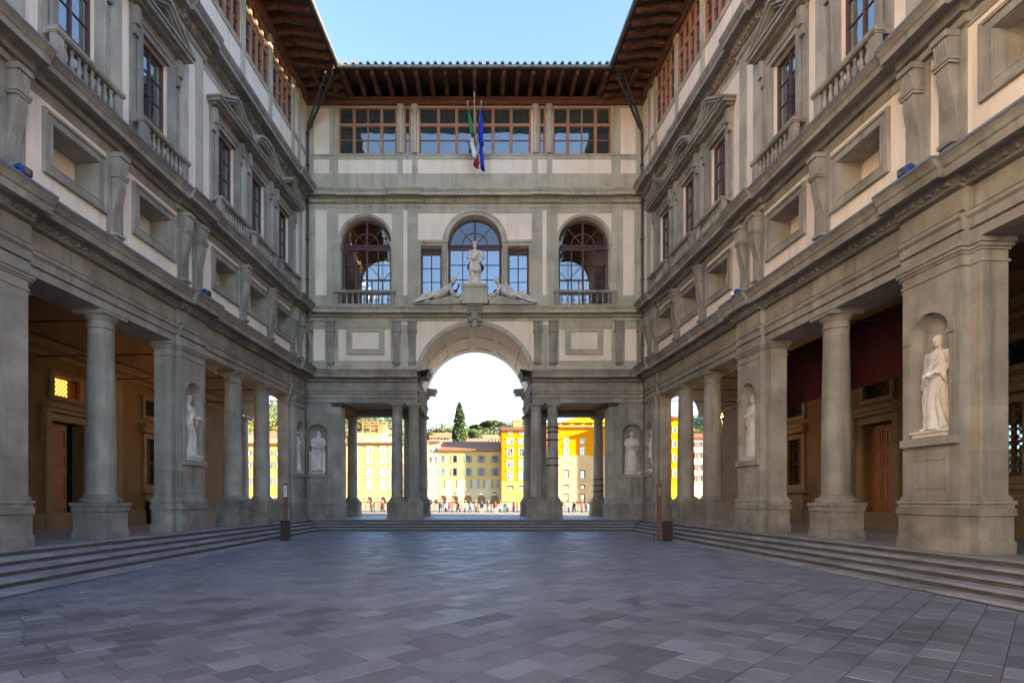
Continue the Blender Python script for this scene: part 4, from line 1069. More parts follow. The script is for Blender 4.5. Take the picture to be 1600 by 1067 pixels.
def robed(seed, hair='curls', beard=False, yaw=0., armL='down', armR='chest', cloak=True, knee=1, prop=None, short=False, seated=False):
    f = Fig(); rg = random.Random(seed); hx = .018*knee
    ph = rg.uniform(0, 6)
    nl = rg.choice((7, 8, 9))
    if seated:
        base = [(.02, 0, -.05, .17, .15), (.12, 0, -.06, .165, .15), (.25, 0, -.07, .165, .15), (.36, 0, -.06, .17, .15), (.43, 0, -.02, .165, .13), (.50, 0, .02, .13, .095)]
    elif short:
        base = [(.30, 0, 0, .135, .105), (.36, 0, 0, .13, .10), (.44, 0, 0, .118, .09), (.50, 0, 0, .112, .088)]
    else:
        base = [(.015, 0, 0, .155, .125), (.06, 0, 0, .14, .115), (.16, hx*.5, -.005, .122, .10), (.27, hx, -.008, .118, .098), (.38, hx, 0, .118, .092), (.46, hx*.6, 0, .118, .088), (.52, 0, .0, .112, .085)]
    rings = []
    for i, (z, cx, cy, rx, ry) in enumerate(base): rings.append((z, cx, cy, rx, ry, .19*(1-z/.64), nl, ph+z*2.2))
    rings += [(.58, -.005, .005, .100, .075, .035, nl, ph+1), (.63, -.006, .004, .092, .068, .02, nl, ph), (.70, 0, 0, .108, .075, .02, nl, ph), (.76, 0, 0, .122, .078, .02, nl, ph),
              (.80, 0, .004, .125, .068, 0, 3, 0), (.83, 0, .008, .095, .055, 0, 3, 0), (.85, 0, .008, .05, .045, 0, 3, 0)]
    f.loft(rings)
    lowz = .30 if short else .03
    for k in range(9):                                    # long hanging folds at the front
        x0 = -.075+.15*k/8; x1 = x0*1.5+rg.uniform(-.03, .03)
        zt = rg.uniform(.44, .56); zb = lowz+rg.uniform(0, .03)
        yy = lambda x, w_: -w_*math.sqrt(max(0, 1-(x/.14)**2))
        f.tube([(x0, yy(x0, .075), zt), ((x0*.6+x1*.4)+knee*.012, yy(x0, .095), zt*.6+zb*.4), (x1, yy(x1, .115), zb)], [.004, .0135, .016], 7)
    f.tube([(-.10, -.01, .56), (-.06, -.07, .575), (.02, -.082, .57), (.1, -.03, .585)], [.012, .02, .02, .012], 8)   # girdle roll
    for k in range(4):                                     # drapery swinging from shoulder to hip
        o = .022*k; f.tube([(.10-o, -.035, .81), (.05-o*.8, -.085, .70), (-.03-o*.5, -.09, .60-o), (-.10, -.035, .53-o*1.3)], [.011, .014, .013, .009], 7)
    if cloak:
        f.loft([(.04, 0, .055, .17, .085, .13, 8, ph), (.25, 0, .055, .155, .075, .11, 8, ph+.4), (.5, 0, .05, .145, .065, .08, 8, ph+.7), (.7, 0, .035, .14, .06, .04, 8, ph+1), (.80, 0, .02, .135, .06, 0, 3, 0), (.83, 0, .02, .09, .05, 0, 3, 0)], 48)
    if short or not seated:
        for e in (-1, 1):
            kx = e*.058
            fy = -.02 if e == knee else .01
            if short: f.chain([(kx, 0, .42), (kx+e*.004, fy-.02, .255), (kx+e*.012, fy+.01, .05)], [.058, .043, .028])
            f.cap((kx+e*.012, fy, .022), (kx+e*.03, fy-.10, .016), .026, .019)
    else:
        for e in (-1, 1): f.cap((e*.07, -.15, .03), (e*.08, -.22, .022), .03, .022); f.cap((e*.07, -.02, .42), (e*.085, -.16, .40), .075, .06); f.cap((e*.085, -.165, .39), (e*.08, -.15, .06), .058, .04)
    f.cap((0, .01, .835), (0, .002, .885), .034, .032)
    f.head((0, -.008, .935), .056, yaw, hair, beard)
    AR = {'down': ((.155, .015, .665), (.15, -.03, .535)), 'chest': ((.16, .0, .675), (.03, -.115, .665)), 'waist': ((.165, .01, .665), (.04, -.11, .60)),
          'hip': ((.20, .03, .67), (.115, -.03, .565)), 'hold': ((.165, .0, .67), (.10, -.135, .64)), 'up': ((.19, -.03, .70), (.16, -.13, .78)), 'out': ((.185, -.02, .69), (.22, -.11, .585))}
    for e, pose in ((-1, armR), (1, armL)):
        el, wr_ = AR[pose]; el = Vector((el[0]*e, el[1], el[2])); wr_ = Vector((wr_[0]*e, wr_[1], wr_[2])); sh = Vector((e*.118, .0, .792))
        f.chain([sh, el], [.050, .043]); f.chain([el, wr_], [.042, .026]); f.hand(wr_, wr_-el, e, 1.05)
        for k in range(4): q = el+(wr_-el)*(.12+.2*k); f.ell(q+Vector((0, 0, -.012-.008*(k % 2))), (.034, .034, .022), 8, 6)
        if pose in ('chest', 'hold', 'waist'):             # sleeve hanging from the forearm
            m_ = el*.5+wr_*.5; f.tube([m_+Vector((0, 0, -.01)), m_+Vector((e*.02, .0, -.09)), m_+Vector((e*.03, .02, -.17))], [.034, .026, .006], 8)
    if prop == 'book': f.box(-.06, .03, -.155, -.105, .625, .73)
    if prop == 'scroll': f.tube([(-.14, -.05, .60), (-.12, -.10, .42)], [.02, .02], 10)
    if prop == 'staff': f.tube([(.2, -.15, .0), (.17, -.14, .95)], [.011, .011], 8)
    if prop == 'stump': f.loft([(.0, .12, .05, .07, .06, .1, 5, 0), (.2, .12, .06, .05, .05, .1, 5, 1), (.34, .12, .06, .045, .045, .1, 5, 1)], 20)
    if seated: f.box(-.20, .20, .02, .16, 0, .40); f.box(-.20, -.15, -.1, .14, .0, .50); f.box(.15, .20, -.1, .14, .0, .50)
    return f
def base_block(parent, wx, wy, h):
    b = MB(); b.box(-wx, wx, -wy, wy, 0, h*.6); b.box(-wx-.03, wx+.03, -wy-.03, wy+.03, h*.6, h); b.build('plinth', 'marble', parent, bevel=.01)
def statue(loc, rz, H, label, group='marble statues in the niches', vox=.009, ph=.13, **kw):
    t = thing('statue', label, 'statue', loc, rz, group)
    base_block(t, H*.2, H*.13, ph)
    me = robed(**kw).remesh('figure', 'marble', H, vox)
    link('figure', me, t, (0, 0, ph-.01)); return t
NZ = 2.83
statue(at_wing(1, 11.4, .06, NZ), -PI/2+TR, 1.92, 'robed marble woman with bound hair in the niche of the nearest right pier', seed=3, hair='curls', yaw=.5, armL='waist', armR='down', knee=-1, cloak=True, vox=.0065)
statue(at_wing(1, 18.3, .06, NZ), -PI/2+TR, 1.95, 'marble robed statue in the second niche along the right arcade', seed=5, hair='cap', yaw=.3, armL='down', armR='chest', knee=1)
statue(at_wing(-1, 18.3, .06, NZ), PI/2+TL, 1.95, 'marble robed statue with flat cap in the left arcade pier nearest the camera in view', seed=9, hair='cap', yaw=-.4, armL='hold', armR='down', knee=1, prop='scroll')
statue(at_wing(-1, 27.35, .06, NZ), PI/2+TL, 1.95, 'marble statue turned sideways in the last left arcade niche beside the drainpipe', seed=12, hair='long', armL='chest', armR='down', knee=-1)
statue(at_wing(1, 27.35, .06, NZ), -PI/2+TR, 1.95, 'marble statue in short tunic in the last right arcade niche beside the drainpipe', seed=14, hair='cap', armL='hip', armR='chest', short=True, knee=1)
statue((FX-7.9, YF+.12, NZ), 0, 2.05, 'seated-looking marble figure with wide draped robe in the left niche facing the courtyard', seed=17, hair='long', beard=True, yaw=.1, armL='hold', armR='waist', seated=True)
statue((FX+7.9, YF+.12, NZ), 0, 2.0, 'bearded marble figure with folded arms in the right niche facing the courtyard', seed=19, hair='short', beard=True, yaw=.05, armL='chest', armR='chest', knee=-1, prop='stump')
# sculpture group over the arch
t = thing('statue', 'standing crowned marble figure in a tunic on the pedestal over the arch', 'statue', (FX, YF-.35, 12.1), 0, 'marble figures over the arch')
b = MB(); b.box(-.42, .42, -.25, .25, 0, .10); b.build('plinth', 'marble', t, bevel=.01)
f = robed(seed=33, hair='crown', yaw=.1, armL='hip', armR='waist', short=True, cloak=True, knee=-1)
link('figure', f.remesh('figure', 'marble', 2.05), t, (0, 0, .09))
pd = MB(); pd.box(-.62, .62, -.75, .05, BT+.03, 11.95); pd.box(-.66, .66, -.79, .06, 11.95, 12.1); pd.box(-.66, .66, -.79, .06, BT+.02, 11.2); pd.build('statue_pedestal', 'green', fr, bevel=.012, loc=(0, 0, 0))
for s, lb in ((-1, 'reclining marble nude on the scroll left of the crowned statue'), (1, 'reclining marble nude on the scroll right of the crowned statue')):
    t = thing('statue', lb, 'statue', (FX+s*1.72, YF-.42, BT+.03), 0, 'marble figures over the arch')
    f = Fig()
    def X(x, y, z, s=s): return (s*x, y, z)
    # torso from the hips (outer) to the shoulders (inner); x negative = towards the statue
    f.chain([X(.22, -.02, .42), X(.0, -.03, .49), X(-.28, -.03, .66), X(-.47, 0, .80)], [.20, .17, .19, .15], 14)
    f.cap(X(-.42, -.14, .78), X(-.42, .12, .80), .10, .10, 10); f.cap(X(.2, -.12, .41), X(.2, .1, .42), .13, .13, 12)
    f.cap(X(-.52, -.02, .87), X(-.58, -.03, .95), .06, .055)
    f.head(X(-.63, -.05, 1.05), .125, s*.5, 'curls')
    f.chain([X(.25, -.12, .42), X(.62, -.16, .46), X(1.12, -.13, .17), X(1.3, -.16, .10)], [.15, .105, .07, .05], 12)
    f.chain([X(.25, .08, .42), X(.72, .02, .34), X(1.2, -.02, .10), X(1.36, -.06, .08)], [.145, .10, .07, .05], 12)
    f.chain([X(-.44, -.16, .77), X(-.62, -.22, .52), X(-.80, -.2, .40)], [.07, .055, .04], 10); f.hand(X(-.80, -.2, .40), (-s, -.1, -.3), s, 2.0)
    if s < 0: f.chain([X(-.44, .12, .82), X(-.72, .1, 1.05), X(-.84, .02, 1.32)], [.07, .055, .04], 10); f.hand(X(-.84, .02, 1.32), (.3, 0, 1), s, 2.0)
    else: f.chain([X(-.44, .12, .82), X(-.2, .0, .95), X(.02, -.1, .72)], [.07, .055, .04], 10); f.hand(X(.02, -.1, .72), (1, -.1, -.6), s, 2.0)
    for k in range(5): f.tube([X(.1+.1*k, -.2, .42-.02*k), X(.35+.12*k, -.22, .34-.04*k), X(.6+.15*k, -.2, .2-.03*k)], [.02, .045, .02], 8)   # cloth over the legs
    fo = link('figure', f.remesh('figure', 'marble', 1.0, .018), t); fo.scale = (1.0, 1.15, 1.14); fo.location = (0, -.05, -.02)
    q = MB(); 
    prof = [(s*-1.02, 0), (s*1.25, 0), (s*1.2, .07)]+[(s*(1.1-.19*k), .10+.46*(k/11)**1.35) for k in range(12)]
    q.prism_v(prof, -.18, .3); 
    for rr, zc in ((.26, .28),):
        for k in range(16): 
            a0, a1 = 2*PI*k/16, 2*PI*(k+1)/16
            q.prism_v([(s*(-.82)+rr*math.cos(a0), zc+rr*math.sin(a0)), (s*(-.82)+rr*math.cos(a1), zc+rr*math.sin(a1)), (s*(-.82)+.55*rr*math.cos(a1), zc+.55*rr*math.sin(a1)), (s*(-.82)+.55*rr*math.cos(a0), zc+.55*rr*math.sin(a0))], -.26, .2)
    q.build('scroll', 'green', t)

# ------------------------------------------------------------------ small things in the courtyard
def info_post(x, y, rz, boxside, label, framed):
    t = thing('sign_post', label, 'sign', (x, y, zf(y)), rz, 'tall sign posts on the paving')
    b = MB(); b.box(-.075, .075, -.05, .05, 0, 2.12); b.build('post', 'rust', t, bevel=.006)
    b = MB(); b.box(-.06, .06, -.065, -.048, 1.62, 2.05); p = b.build('panel', 'paper' if not framed else 'rust', t)
    b = MB()
    for k in range(7): b.box(-.045, .045*(.3+.7*((k*37) % 10)/10), -.068, -.064, 1.68+.045*k, 1.695+.045*k)
    tag(link('print', b.mesh('print', 'iron' if not framed else 'paper'), p), kind='stuff')
    b = MB(); b.box(-.16+boxside, .16+boxside, -.12, .14, 0, .74); b.box(-.17+boxside, .17+boxside, -.13, .15, .72, .75); b.build('base_box', 'darkbox', t, bevel=.008)
    if framed:
        b = MB(); b.tube([(-.19, 0, 0), (-.19, 0, 1.45), (-.08, 0, 1.45)], .015, 6); b.build('side_rod', 'rust', t)
def floor_pt(px, py, h=0):
    y = 21.
    for _ in range(5): y = 890*(1.6-zf(y)-h)/(py-779)
    return (px-747)*y/890, y
x, y = floor_pt(446, 844); info_post(x, y, .2, 0, 'rusty sign post with white notice and dark box foot beside the left steps', False)
x, y = floor_pt(1030, 845); info_post(x, y, -.1, .30, 'rusty sign post with brown box beside the right steps', True)
def litter_bin(s, a, v, label):
    p = at_wing(s, a, v, PZ); t = thing('litter_bin', label, 'bin', p, 0, 'litter bins in the loggias')
    b = MB(); b.lathe([(.26, 0), (.27, .03), (.30, .85), (.32, .86), (.32, .92), (.27, .95), (.18, .96), (.17, .80)], 0, 0, 16); b.build('body', 'bin', t, smooth=40)
    b = MB(); b.lathe([(.305, .55), (.315, .56), (.315, .62), (.307, .63)], 0, 0, 16); b.build('band', 'iron', t)
litter_bin(-1, 23.1, 4.35, 'dark litter bin behind the left arcade below a grated window')
litter_bin(1, 24.0, 4.35, 'dark litter bin behind the right arcade below a grated window')
def floodlight(s, a, label):
    p = at_wing(s, a, -.42, 8.0); t = thing('floodlight', label, 'floodlight', p, (TR if s > 0 else TL), 'blue floodlights on the cornices')
    b = MB(lambda a_, v, z: (s*v, a_, z)); b.box(-.04, .04, -.03, .03, 0, .10); b.box(-.14, .14, -.02, .02, .10, .13); b.box(-.145, -.13, -.03, .03, .12, .26); b.box(.13, .145, -.03, .03, .12, .26); b.build('bracket', 'iron', t)
    b = MB(lambda a_, v, z: (s*v, a_, z)); b.prism_a([(-.13, .16), (-.10, .33), (-.02, .37), (.10, .33), (.13, .26), (.08, .15)], -.125, .125); b.build('casing', 'blue', t, bevel=.03)
    b = MB(lambda a_, v, z: (s*v, a_, z)); b.box(-.1, .1, -.135, -.118, .18, .31); b.build('lens', 'glass', t)
for s, nm in ((1, 'right'), (-1, 'left')):
    floodlight(s, 11.62, 'blue floodlight on the first cornice of the %s wing, nearest the camera' % nm)
    floodlight(s, 18.5, 'blue floodlight on the first cornice of the %s wing, over the second pier' % nm)
# banner hung inside the right loggia
t = thing('banner', 'large dark red cloth banner hung inside the right loggia', 'banner', at_wing(1, 17.0, 1.9, 0), TR)
b = MB(mirror_map('wing', 1)); n = 26
for k in range(n):
    a0, a1 = -2.6+5.2*k/n, -2.6+5.2*(k+1)/n; w0, w1 = .05*math.sin(a0*4), .05*math.sin(a1*4)
    b.quad((a0, w0, 4.75), (a1, w1, 4.75), (a1, w1*.3, 6.6), (a0, w0*.3, 6.6)); b.quad((a0, w0+.015, 4.75), (a1, w1+.015, 4.75), (a1, w1*.3+.015, 6.6), (a0, w0*.3+.015, 6.6))
b.build('cloth', 'banner', t, smooth=60)
b = MB(mirror_map('wing', 1)); b.tube([(-2.7, .0, 6.62), (2.7, .0, 6.62)], .03, 8); b.build('rod', 'iron', t)
# lanterns hanging in the loggias
def lantern(s, a, v, z, label, power=40):
    t = thing('lantern', label, 'lantern', at_wing(s, a, v, z), 0, 'lanterns hanging in the loggias')
    b = MB(); b.lathe([(.02, .0), (.12, .03), (.20, .10), (.25, .55), (.27, .57), (.20, .66), (.07, .76), (.05, .86), (.02, .88)], 0, 0, 8); b.build('cage', 'glass_t', t)
    b = MB()
    for k in range(8):
        c_, s_ = math.cos(PI*k/4), math.sin(PI*k/4); b.tube([(.12*c_, .12*s_, .03), (.205*c_, .205*s_, .10), (.255*c_, .255*s_, .55), (.205*c_, .205*s_, .66), (.07*c_, .07*s_, .76)], .013, 5)
    b.tube([(0, 0, .86), (0, 0, 8.3-z)], .012, 5); b.build('ironwork', 'iron', t)
    b = MB(); b.lathe([(.01, .2), (.05, .22), (.06, .32), (.04, .42), (.01, .44)], 0, 0, 10); b.build('bulb', 'bulb', t, smooth=60)
    ld = bpy.data.lights.new('lantern_light', 'POINT'); ld.energy = power; ld.color = (1, .56, .2); ld.shadow_soft_size = .09
    lo = bpy.data.objects.new('lantern_light', ld); COL.objects.link(lo); lo.parent = t; lo.location = (0, 0, .32)
M['bulb'] = mat('lit_bulb', (.8, .5, .2), emit=((1.0, .62, .25), 2.5))
lantern(-1, 26.0, 2.6, 4.85, 'lit octagonal iron lantern hanging at the far end of the left loggia')
lantern(1, 26.0, 2.6, 4.85, 'lit octagonal iron lantern hanging at the far end of the right loggia')
lantern(-1, 21.6, 2.6, 4.85, 'lit iron lantern added behind the left pier to brighten the loggia wall', 22)  # added behind the pier to give the left wall its glow
lantern(1, 21.6, 2.6, 4.85, 'lit iron lantern added behind the right pier to brighten the loggia wall', 20)  # extra lamp tucked behind the pier to warm the right wall
# flags over the balcony zone
def flag(px_t, py_t, label, name, kind):
    y0 = YF-.15; bx, bz = FX+.02, 18.25
    yt = YF-1.5; k = yt/890
    tx, tz = (px_t-747)*k, 1.6+(779-py_t)*k
    t = thing('flag' if kind else 'flagpole', label, 'flag' if kind else 'flagpole', (bx, y0, bz), 0, 'flags over the central window')
    P0, P1 = Vector((0, 0, 0)), Vector((tx-bx, yt-y0, tz-bz))
    b = MB(); b.tube([P0, P1], [.035, .025], 8); b.ell(P1+Vector((0, 0, .05)), (.04, .04, .07), 8, 6); b.build('pole', 'pole', t, smooth=40)
    b = MB(); b.lathe([(.07, -.1), (.09, .1), (.06, .14)], 0, -.05, 10); b.build('socket', 'iron', t)
    if not kind: return
    # drooping cloth: gathered under the pole in soft vertical folds
    strips = {'tri': ('fl_green', 'fl_white', 'fl_red'), 'blue': ('fl_blue',)*3}[kind]
    at = lambda q: P0.lerp(P1, q)
    rg = random.Random(5 if kind == 'tri' else 8)
    ends = {'tri': [(.96, 1.05), (.80, 1.65), (.62, 1.75)], 'blue': [(.96, 1.25), (.78, 1.75), (.60, 1.60)]}[kind]
    for j in range(3):
        b = MB(); n = 10; m_ = 12
        q0, q1 = .97-.15*j, .97-.15*(j+1)
        rows = []
        for i in range(m_+1):
            f_ = i/m_; row = []
            for k2 in range(n+1):
                g = k2/n; q = q0+(q1-q0)*g*(1-.35*f_)
                p = at(q); drop = ends[j][1]*(1+.12*math.sin(g*3+j))*f_*(1.28 if kind == 'blue' else 1.1)
                sway = .10*f_*math.sin(g*7+j*2+f_*2)+.03*math.sin(f_*9+g*4)
                row.append((p.x+f_*(.12 if px_t > 741 else .26)+(.10*math.sin(g*9+f_*3+j*2)+.06*(j-1))*f_**.6, p.y+sway, p.z-.03-drop))
            rows.append(row)
        for i in range(m_):
            for k2 in range(n):
                b.quad(rows[i][k2], rows[i][k2+1], rows[i+1][k2+1], rows[i+1][k2])
        o = b.build('cloth', strips[j], t, smooth=70)
        md = o.modifiers.new('thickness', 'SOLIDIFY'); md.thickness = .012
    if kind == 'blue':
        b = MB()
        for k2 in range(5):
            p = at(.72-.02*k2); z = p.z-1.0-.1*k2; x_ = p.x+.06+.03*k2
            pts = [(x_+(.05 if i % 2 == 0 else .02)*math.sin(PI*i/5), z+(.05 if i % 2 == 0 else .02)*math.cos(PI*i/5)) for i in range(10)]
            b.prism_v(pts, p.y-.13, p.y-.12)
        tag(b.build('star', 'fl_gold', t), kind='stuff')
flag(730.5, 161, 'green white and red flag drooping from the left pole over the central window', 'flag', 'tri')
flag(741, 148, 'bare tall flagpole standing between the two flags', 'flag', None)
flag(752, 161, 'dark blue flag with gold stars drooping from the right pole', 'flag', 'blue')

# ------------------------------------------------------------------ riverside railing, people
rl = thing('railing', 'dark metal railing along the riverside street seen through the arch', 'railing', (0, 43, PZ-.02))
b = MB(); b.box(-24, 24, -.04, .04, .73, .80); b.build('top_rail', 'iron', rl)
b = MB(); b.box(-24, 24, -.02, .02, .08, .12); b.build('bottom_rail', 'iron', rl)
b = MB(); b.box(-.03, .03, -.035, .035, 0, .80); pm_ = b.mesh('post', 'iron')
b = MB(); b.box(-.011, .011, -.011, .011, .10, .76); bm_ = b.mesh('bar', 'iron')
for k in range(-20, 21): link('post', pm_, rl, (k*.98, 0, 0))
for k in range(-62, 63):
    if k % 3: link('bar', bm_, rl, (k*.98/3, 0, 0))
def person(px, Y, label, top, legs, seed, z=-.4, rz=0.):
    rg = random.Random(seed); t = thing('person', label, 'person', ((px-747)*Y/890, Y, z), rz, 'people on the quay')
    H = rg.uniform(1.6, 1.8); st = rg.uniform(.02, .12)
    f = Fig(); f.cap((0, 0, .80), (0, .0, .86), .03, .03); f.head((0, -.01, .93), .06, 0, 'short')
    for e in (-1, 1): f.chain([(e*.12, 0, .78), (e*.15, .02, .62), (e*.14, -.05, .48)], [.035, .03, .022]); f.hand((e*.14, -.05, .48), (0, -.3, -1), e)
    f.chain([(0, 0, .8), (0, 0, .5)], [.06, .06])
    for e in (-1, 1): f.chain([(e*.05, 0, .5), (e*.06, e*st, .27), (e*.06, e*st*1.3, .03)], [.05, .04, .03]); f.cap((e*.06, e*st*1.3, .02), (e*.065, e*st*1.3-.09, .015), .025, .018)
    link('body', f.remesh('body', 'skin', H, .017, 2), t)
    f = Fig(); f.loft([(.46, 0, 0, .115, .085, .03, 5, 0), (.6, 0, 0, .105, .075, .03, 5, 1), (.75, 0, 0, .135, .085, 0, 5, 0), (.81, 0, 0, .11, .065, 0, 5, 0), (.84, 0, 0, .05, .04, 0, 5, 0)], 18)
    for e in (-1, 1): f.chain([(e*.125, 0, .785), (e*.152, .02, .62), (e*.143, -.045, .50)], [.05, .044, .036])
    link('jacket', f.remesh('jacket', top, H, .017, 2), t)
    f = Fig()
    f.chain([(-.05, 0, .5), (.05, 0, .5)], [.085, .085])
    for e in (-1, 1): f.chain([(e*.05, 0, .5), (e*.06, e*st, .27), (e*.06, e*st*1.3, .05)], [.075, .058, .045])
    link('trousers', f.remesh('trousers', legs, H, .017, 2), t)
tops = {'red': mat('red_jacket', (.45, .06, .05)), 'white': mat('white_jacket', (.7, .68, .64)), 'navy': mat('navy_jacket', (.03, .045, .10)), 'tan': mat('tan_jacket', (.42, .30, .18)), 'black': mat('black_jacket', (.02, .02, .022)), 'teal': mat('teal_jacket', (.06, .22, .24))}
lgs = {'blue': mat('jeans', (.07, .10, .18)), 'dark': mat('dark_trousers', (.025, .025, .03)), 'beige': mat('beige_trousers', (.40, .33, .24))}
for k, v in list(tops.items())+list(lgs.items()): M['c_'+k] = v
ppl = [(689, 'navy', 'blue', 'far left'), (697, 'white', 'dark', ''), (704, 'red', 'blue', ''), (716, 'black', 'dark', ''), (727, 'tan', 'blue', ''), (735, 'white', 'blue', ''), (744, 'red', 'dark', ''), (753, 'navy', 'beige', ''), (763, 'black', 'blue', ''),
       (774, 'red', 'beige', ''), (782, 'white', 'blue', ''), (792, 'teal', 'dark', ''), (803, 'red', 'blue', ''), (889, 'white', 'blue', ''), (897, 'black', 'dark', ''), (909, 'red', 'dark', ''), (916, 'tan', 'blue', ''), (581, 'black', 'dark', ''), (598, 'red', 'dark', '')]
nm = ['first', 'second', 'third', 'fourth', 'fifth', 'sixth', 'seventh', 'eighth', 'ninth', 'tenth', 'eleventh', 'twelfth', 'thirteenth']
cn = {'c_': ''}
tn = {'blue': 'blue jeans', 'dark': 'dark trousers', 'beige': 'beige trousers'}
for i, (px, tp, lg, _) in enumerate(ppl):
    where = '%s from left behind the arch railing' % nm[i] if i < 13 else ('%s from left behind the right opening' % nm[i-13] if i < 17 else '%s from left behind the left opening' % nm[i-17])
    person(px, 72+(i*37 % 9), 'person in %s jacket and %s, %s' % (tp, tn[lg], where), 'c_'+tp, 'c_'+lg, 50+i, rz=(i*1.7) % 6.2)

# ------------------------------------------------------------------ buildings across the river
def building(name, label, x0, x1, ye, Y, col, wins, roof_h=3.2, depth=18, zb=.2, lower=None, arches=(), shutter=None, surround=None, roofc='tile', low_y=None, roof=True):
    k = Y/890; PX = lambda p: (p-747)*k; PYZ = lambda p: 1.6+(779-p)*k
    t = thing(name, label, 'house', (0, Y, 0), 0, 'houses across the river')
    X0, X1, ze = PX(x0), PX(x1), PYZ(ye)
    wm = mat('house_wall', tuple(c*.74 for c in col), tuple(c*.60 for c in col), spec=.05, rough=.95, scale=.25, streak=.45, dark=tuple(c*.6 for c in col), patch=.25, bscale=6)
    holes = [(PX(x-w_/2), PX(x+w_/2), PYZ(y+h/2), PYZ(y-h/2)) for x, y, w_, h in wins]
    ah = [(PX(x-r), PX(x+r), zb+.02, PYZ(785-r*.9), 'arch') for x, r in arches]
    b = MB()
    zl = PYZ(low_y) if low_y else None
    b.wall(X0, X1, zl if zl else zb, ze, [h for h in holes if not zl or h[2] > zl]+([] if zl else ah), 0, .3)
    b.box(X0, X1, .31, depth, zb, ze-.01)
    b.quad((X0, 0, zb), (X0, .31, zb), (X0, .31, ze), (X0, 0, ze)); b.quad((X1, 0, zb), (X1, .31, zb), (X1, .31, ze), (X1, 0, ze))
    b.build('wall', wm, t)
    if zl:
        b = MB(); b.wall(X0, X1, zb, zl, [h for h in holes if h[2] <= zl]+ah, -.06, .36); b.box(X0-.02, X1+.02, -.14, .1, zl-.1, zl+.12)
        b.build('lower_wall', mat('house_lower_wall', tuple(c*.78 for c in lower), tuple(c*.62 for c in lower), spec=.05, rough=.95, scale=.25, streak=.3, patch=.3, bscale=6), t)
    sm = mat('shutter_paint', shutter, scale=2) if shutter else None
    um = mat('window_surround', tuple(c*.8 for c in surround), spec=.05, scale=2) if surround else None
    for (a0, a1, z0, z1), wv in zip(holes, wins):
        f = MB(); rframe(f, a0+.06, a1-.06, z0+.06, z1-.06, .1, .12, .2); f.box((a0+a1)/2-.05, (a0+a1)/2+.05, .1, .2, z0, z1); f.box(a0, a1, .11, .19, (z0*.35+z1*.65)-.04, (z0*.35+z1*.65)+.04)
        o = f.build('window', 'frame_r' if not um else um, t)
        link('pane', PANE, o, ((a0+a1)/2, .23, (z0+z1)/2), None, (a1-a0, .02, z1-z0))
        s_ = MB(); s_.box(a0-.15, a1+.15, -.16, .1, z0-.14, z0+.0)
        link('sill', s_.mesh('sill', um or wm), o)
        if um:
            s_ = MB(); rframe(s_, a0, a1, z0, z1, .18, -.06, .02); s_.box(a0-.3, a1+.3, -.2, .02, z1+.25, z1+.42); link('surround', s_.mesh('surround', um), o)
        if sm and wv[3] > 7:
            for e in (-1, 1):
                sh = MB(); w2 = (a1-a0)*.48; c = (a0 if e < 0 else a1)+e*w2/2
                sh.box(c-w2/2, c+w2/2, -.08, -.02, z0, z1)
                for q in range(5): sh.box(c-w2/2+.06, c+w2/2-.06, -.10, -.08, z0+(z1-z0)*(q+.15)/5, z0+(z1-z0)*(q+.75)/5)
                link('shutter', sh.mesh('shutter', sm), o)
    for a in ah:
        r = (a[1]-a[0])/2; c = (a[0]+a[1])/2; g = MB(); zs = a[3]
        g.prism_v([(c-r, zb), (c-r, zs)]+arcpts(c, zs, r, PI, 0, 10)[1:-1]+[(c+r, zs), (c+r, zb)], .2, .24); o = g.build('archway', 'arch_in', t)
        s_ = MB(); lo, li = arcpts(c, zs, r+.25, PI, 0, 10), arcpts(c, zs, r, PI, 0, 10)
        for q in range(10): s_.prism_v([lo[q], lo[q+1], li[q+1], li[q]], -.12, .05)
        link('arch_surround', s_.mesh('arch_surround', um or wm), o)
    if roof:
        b = MB(); b.prism_a([(-.9, ze-.05), (-.9, ze+.12), (depth/2, ze+roof_h), (depth+.6, ze+.1), (depth+.6, ze-.05)], X0-.3, X1+.3); ro = b.build('roof', roofc, t)
        b = MB()
        a = X0
        while a < X1: b.prism_a([(-.95, ze+.1), (depth/2, ze+roof_h+.0), (depth/2, ze+roof_h+.1), (-.95, ze+.22)], a, a+.22); a += .5
        tag(link('tile_row', b.mesh('tile_row', roofc), ro), kind='stuff')
        b = MB(); b.box(X0-.1, X1+.1, -.7, .0, ze-.35, ze-.06); b.build('eaves', 'wood', t)
    return t, PX, PYZ
def grid(xs, rows): return [(x, y, w_, h) for (y, w_, h) in rows for x in xs]
yel, cream = (.74, .42, .035), (.68, .54, .30)
building('house', 'ochre house across the river, seen between the left arcade columns', 330, 452, 693, 150, (.70, .44, .10), grid(range(336, 450, 11), [(708, 5, 8), (727, 5, 10), (752, 5.5, 11)]), 2.4, arches=[(x, 4) for x in range(341, 450, 22)], shutter=(.22, .20, .14), surround=(.6, .5, .33))
building('house', 'cream house hidden behind the left niche pier across the river', 453, 540, 688, 153, cream, grid(range(461, 538, 14), [(703, 6, 9), (724, 6, 10), (747, 6, 11)]), 2.4, shutter=(.25, .24, .2))
bt, PX, PYZ = building('house', 'tall cream house with roof terrace, seen through the left opening', 541, 667, 692, 150, (.62, .42, .17), grid((555, 577, 598, 612, 633, 650), [(703.5, 7, 8), (719, 7, 9), (738, 7, 10), (757, 7, 13)]), 1.0, arches=[(x, 5) for x in (555, 577, 598, 633, 650)], surround=(.72, .62, .44), depth=16)
b = MB(); b.box(PX(556), PX(596), 2, 12, PYZ(692), PYZ(677)); b.box(PX(555), PX(597), 1.7, 12.3, PYZ(677), PYZ(675.5)); b.box(PX(541), PX(667), -.5, .1, PYZ(693), PYZ(691)); b.build('attic', mat('attic_wall', (.54, .40, .20), spec=.05, scale=.3), bt)
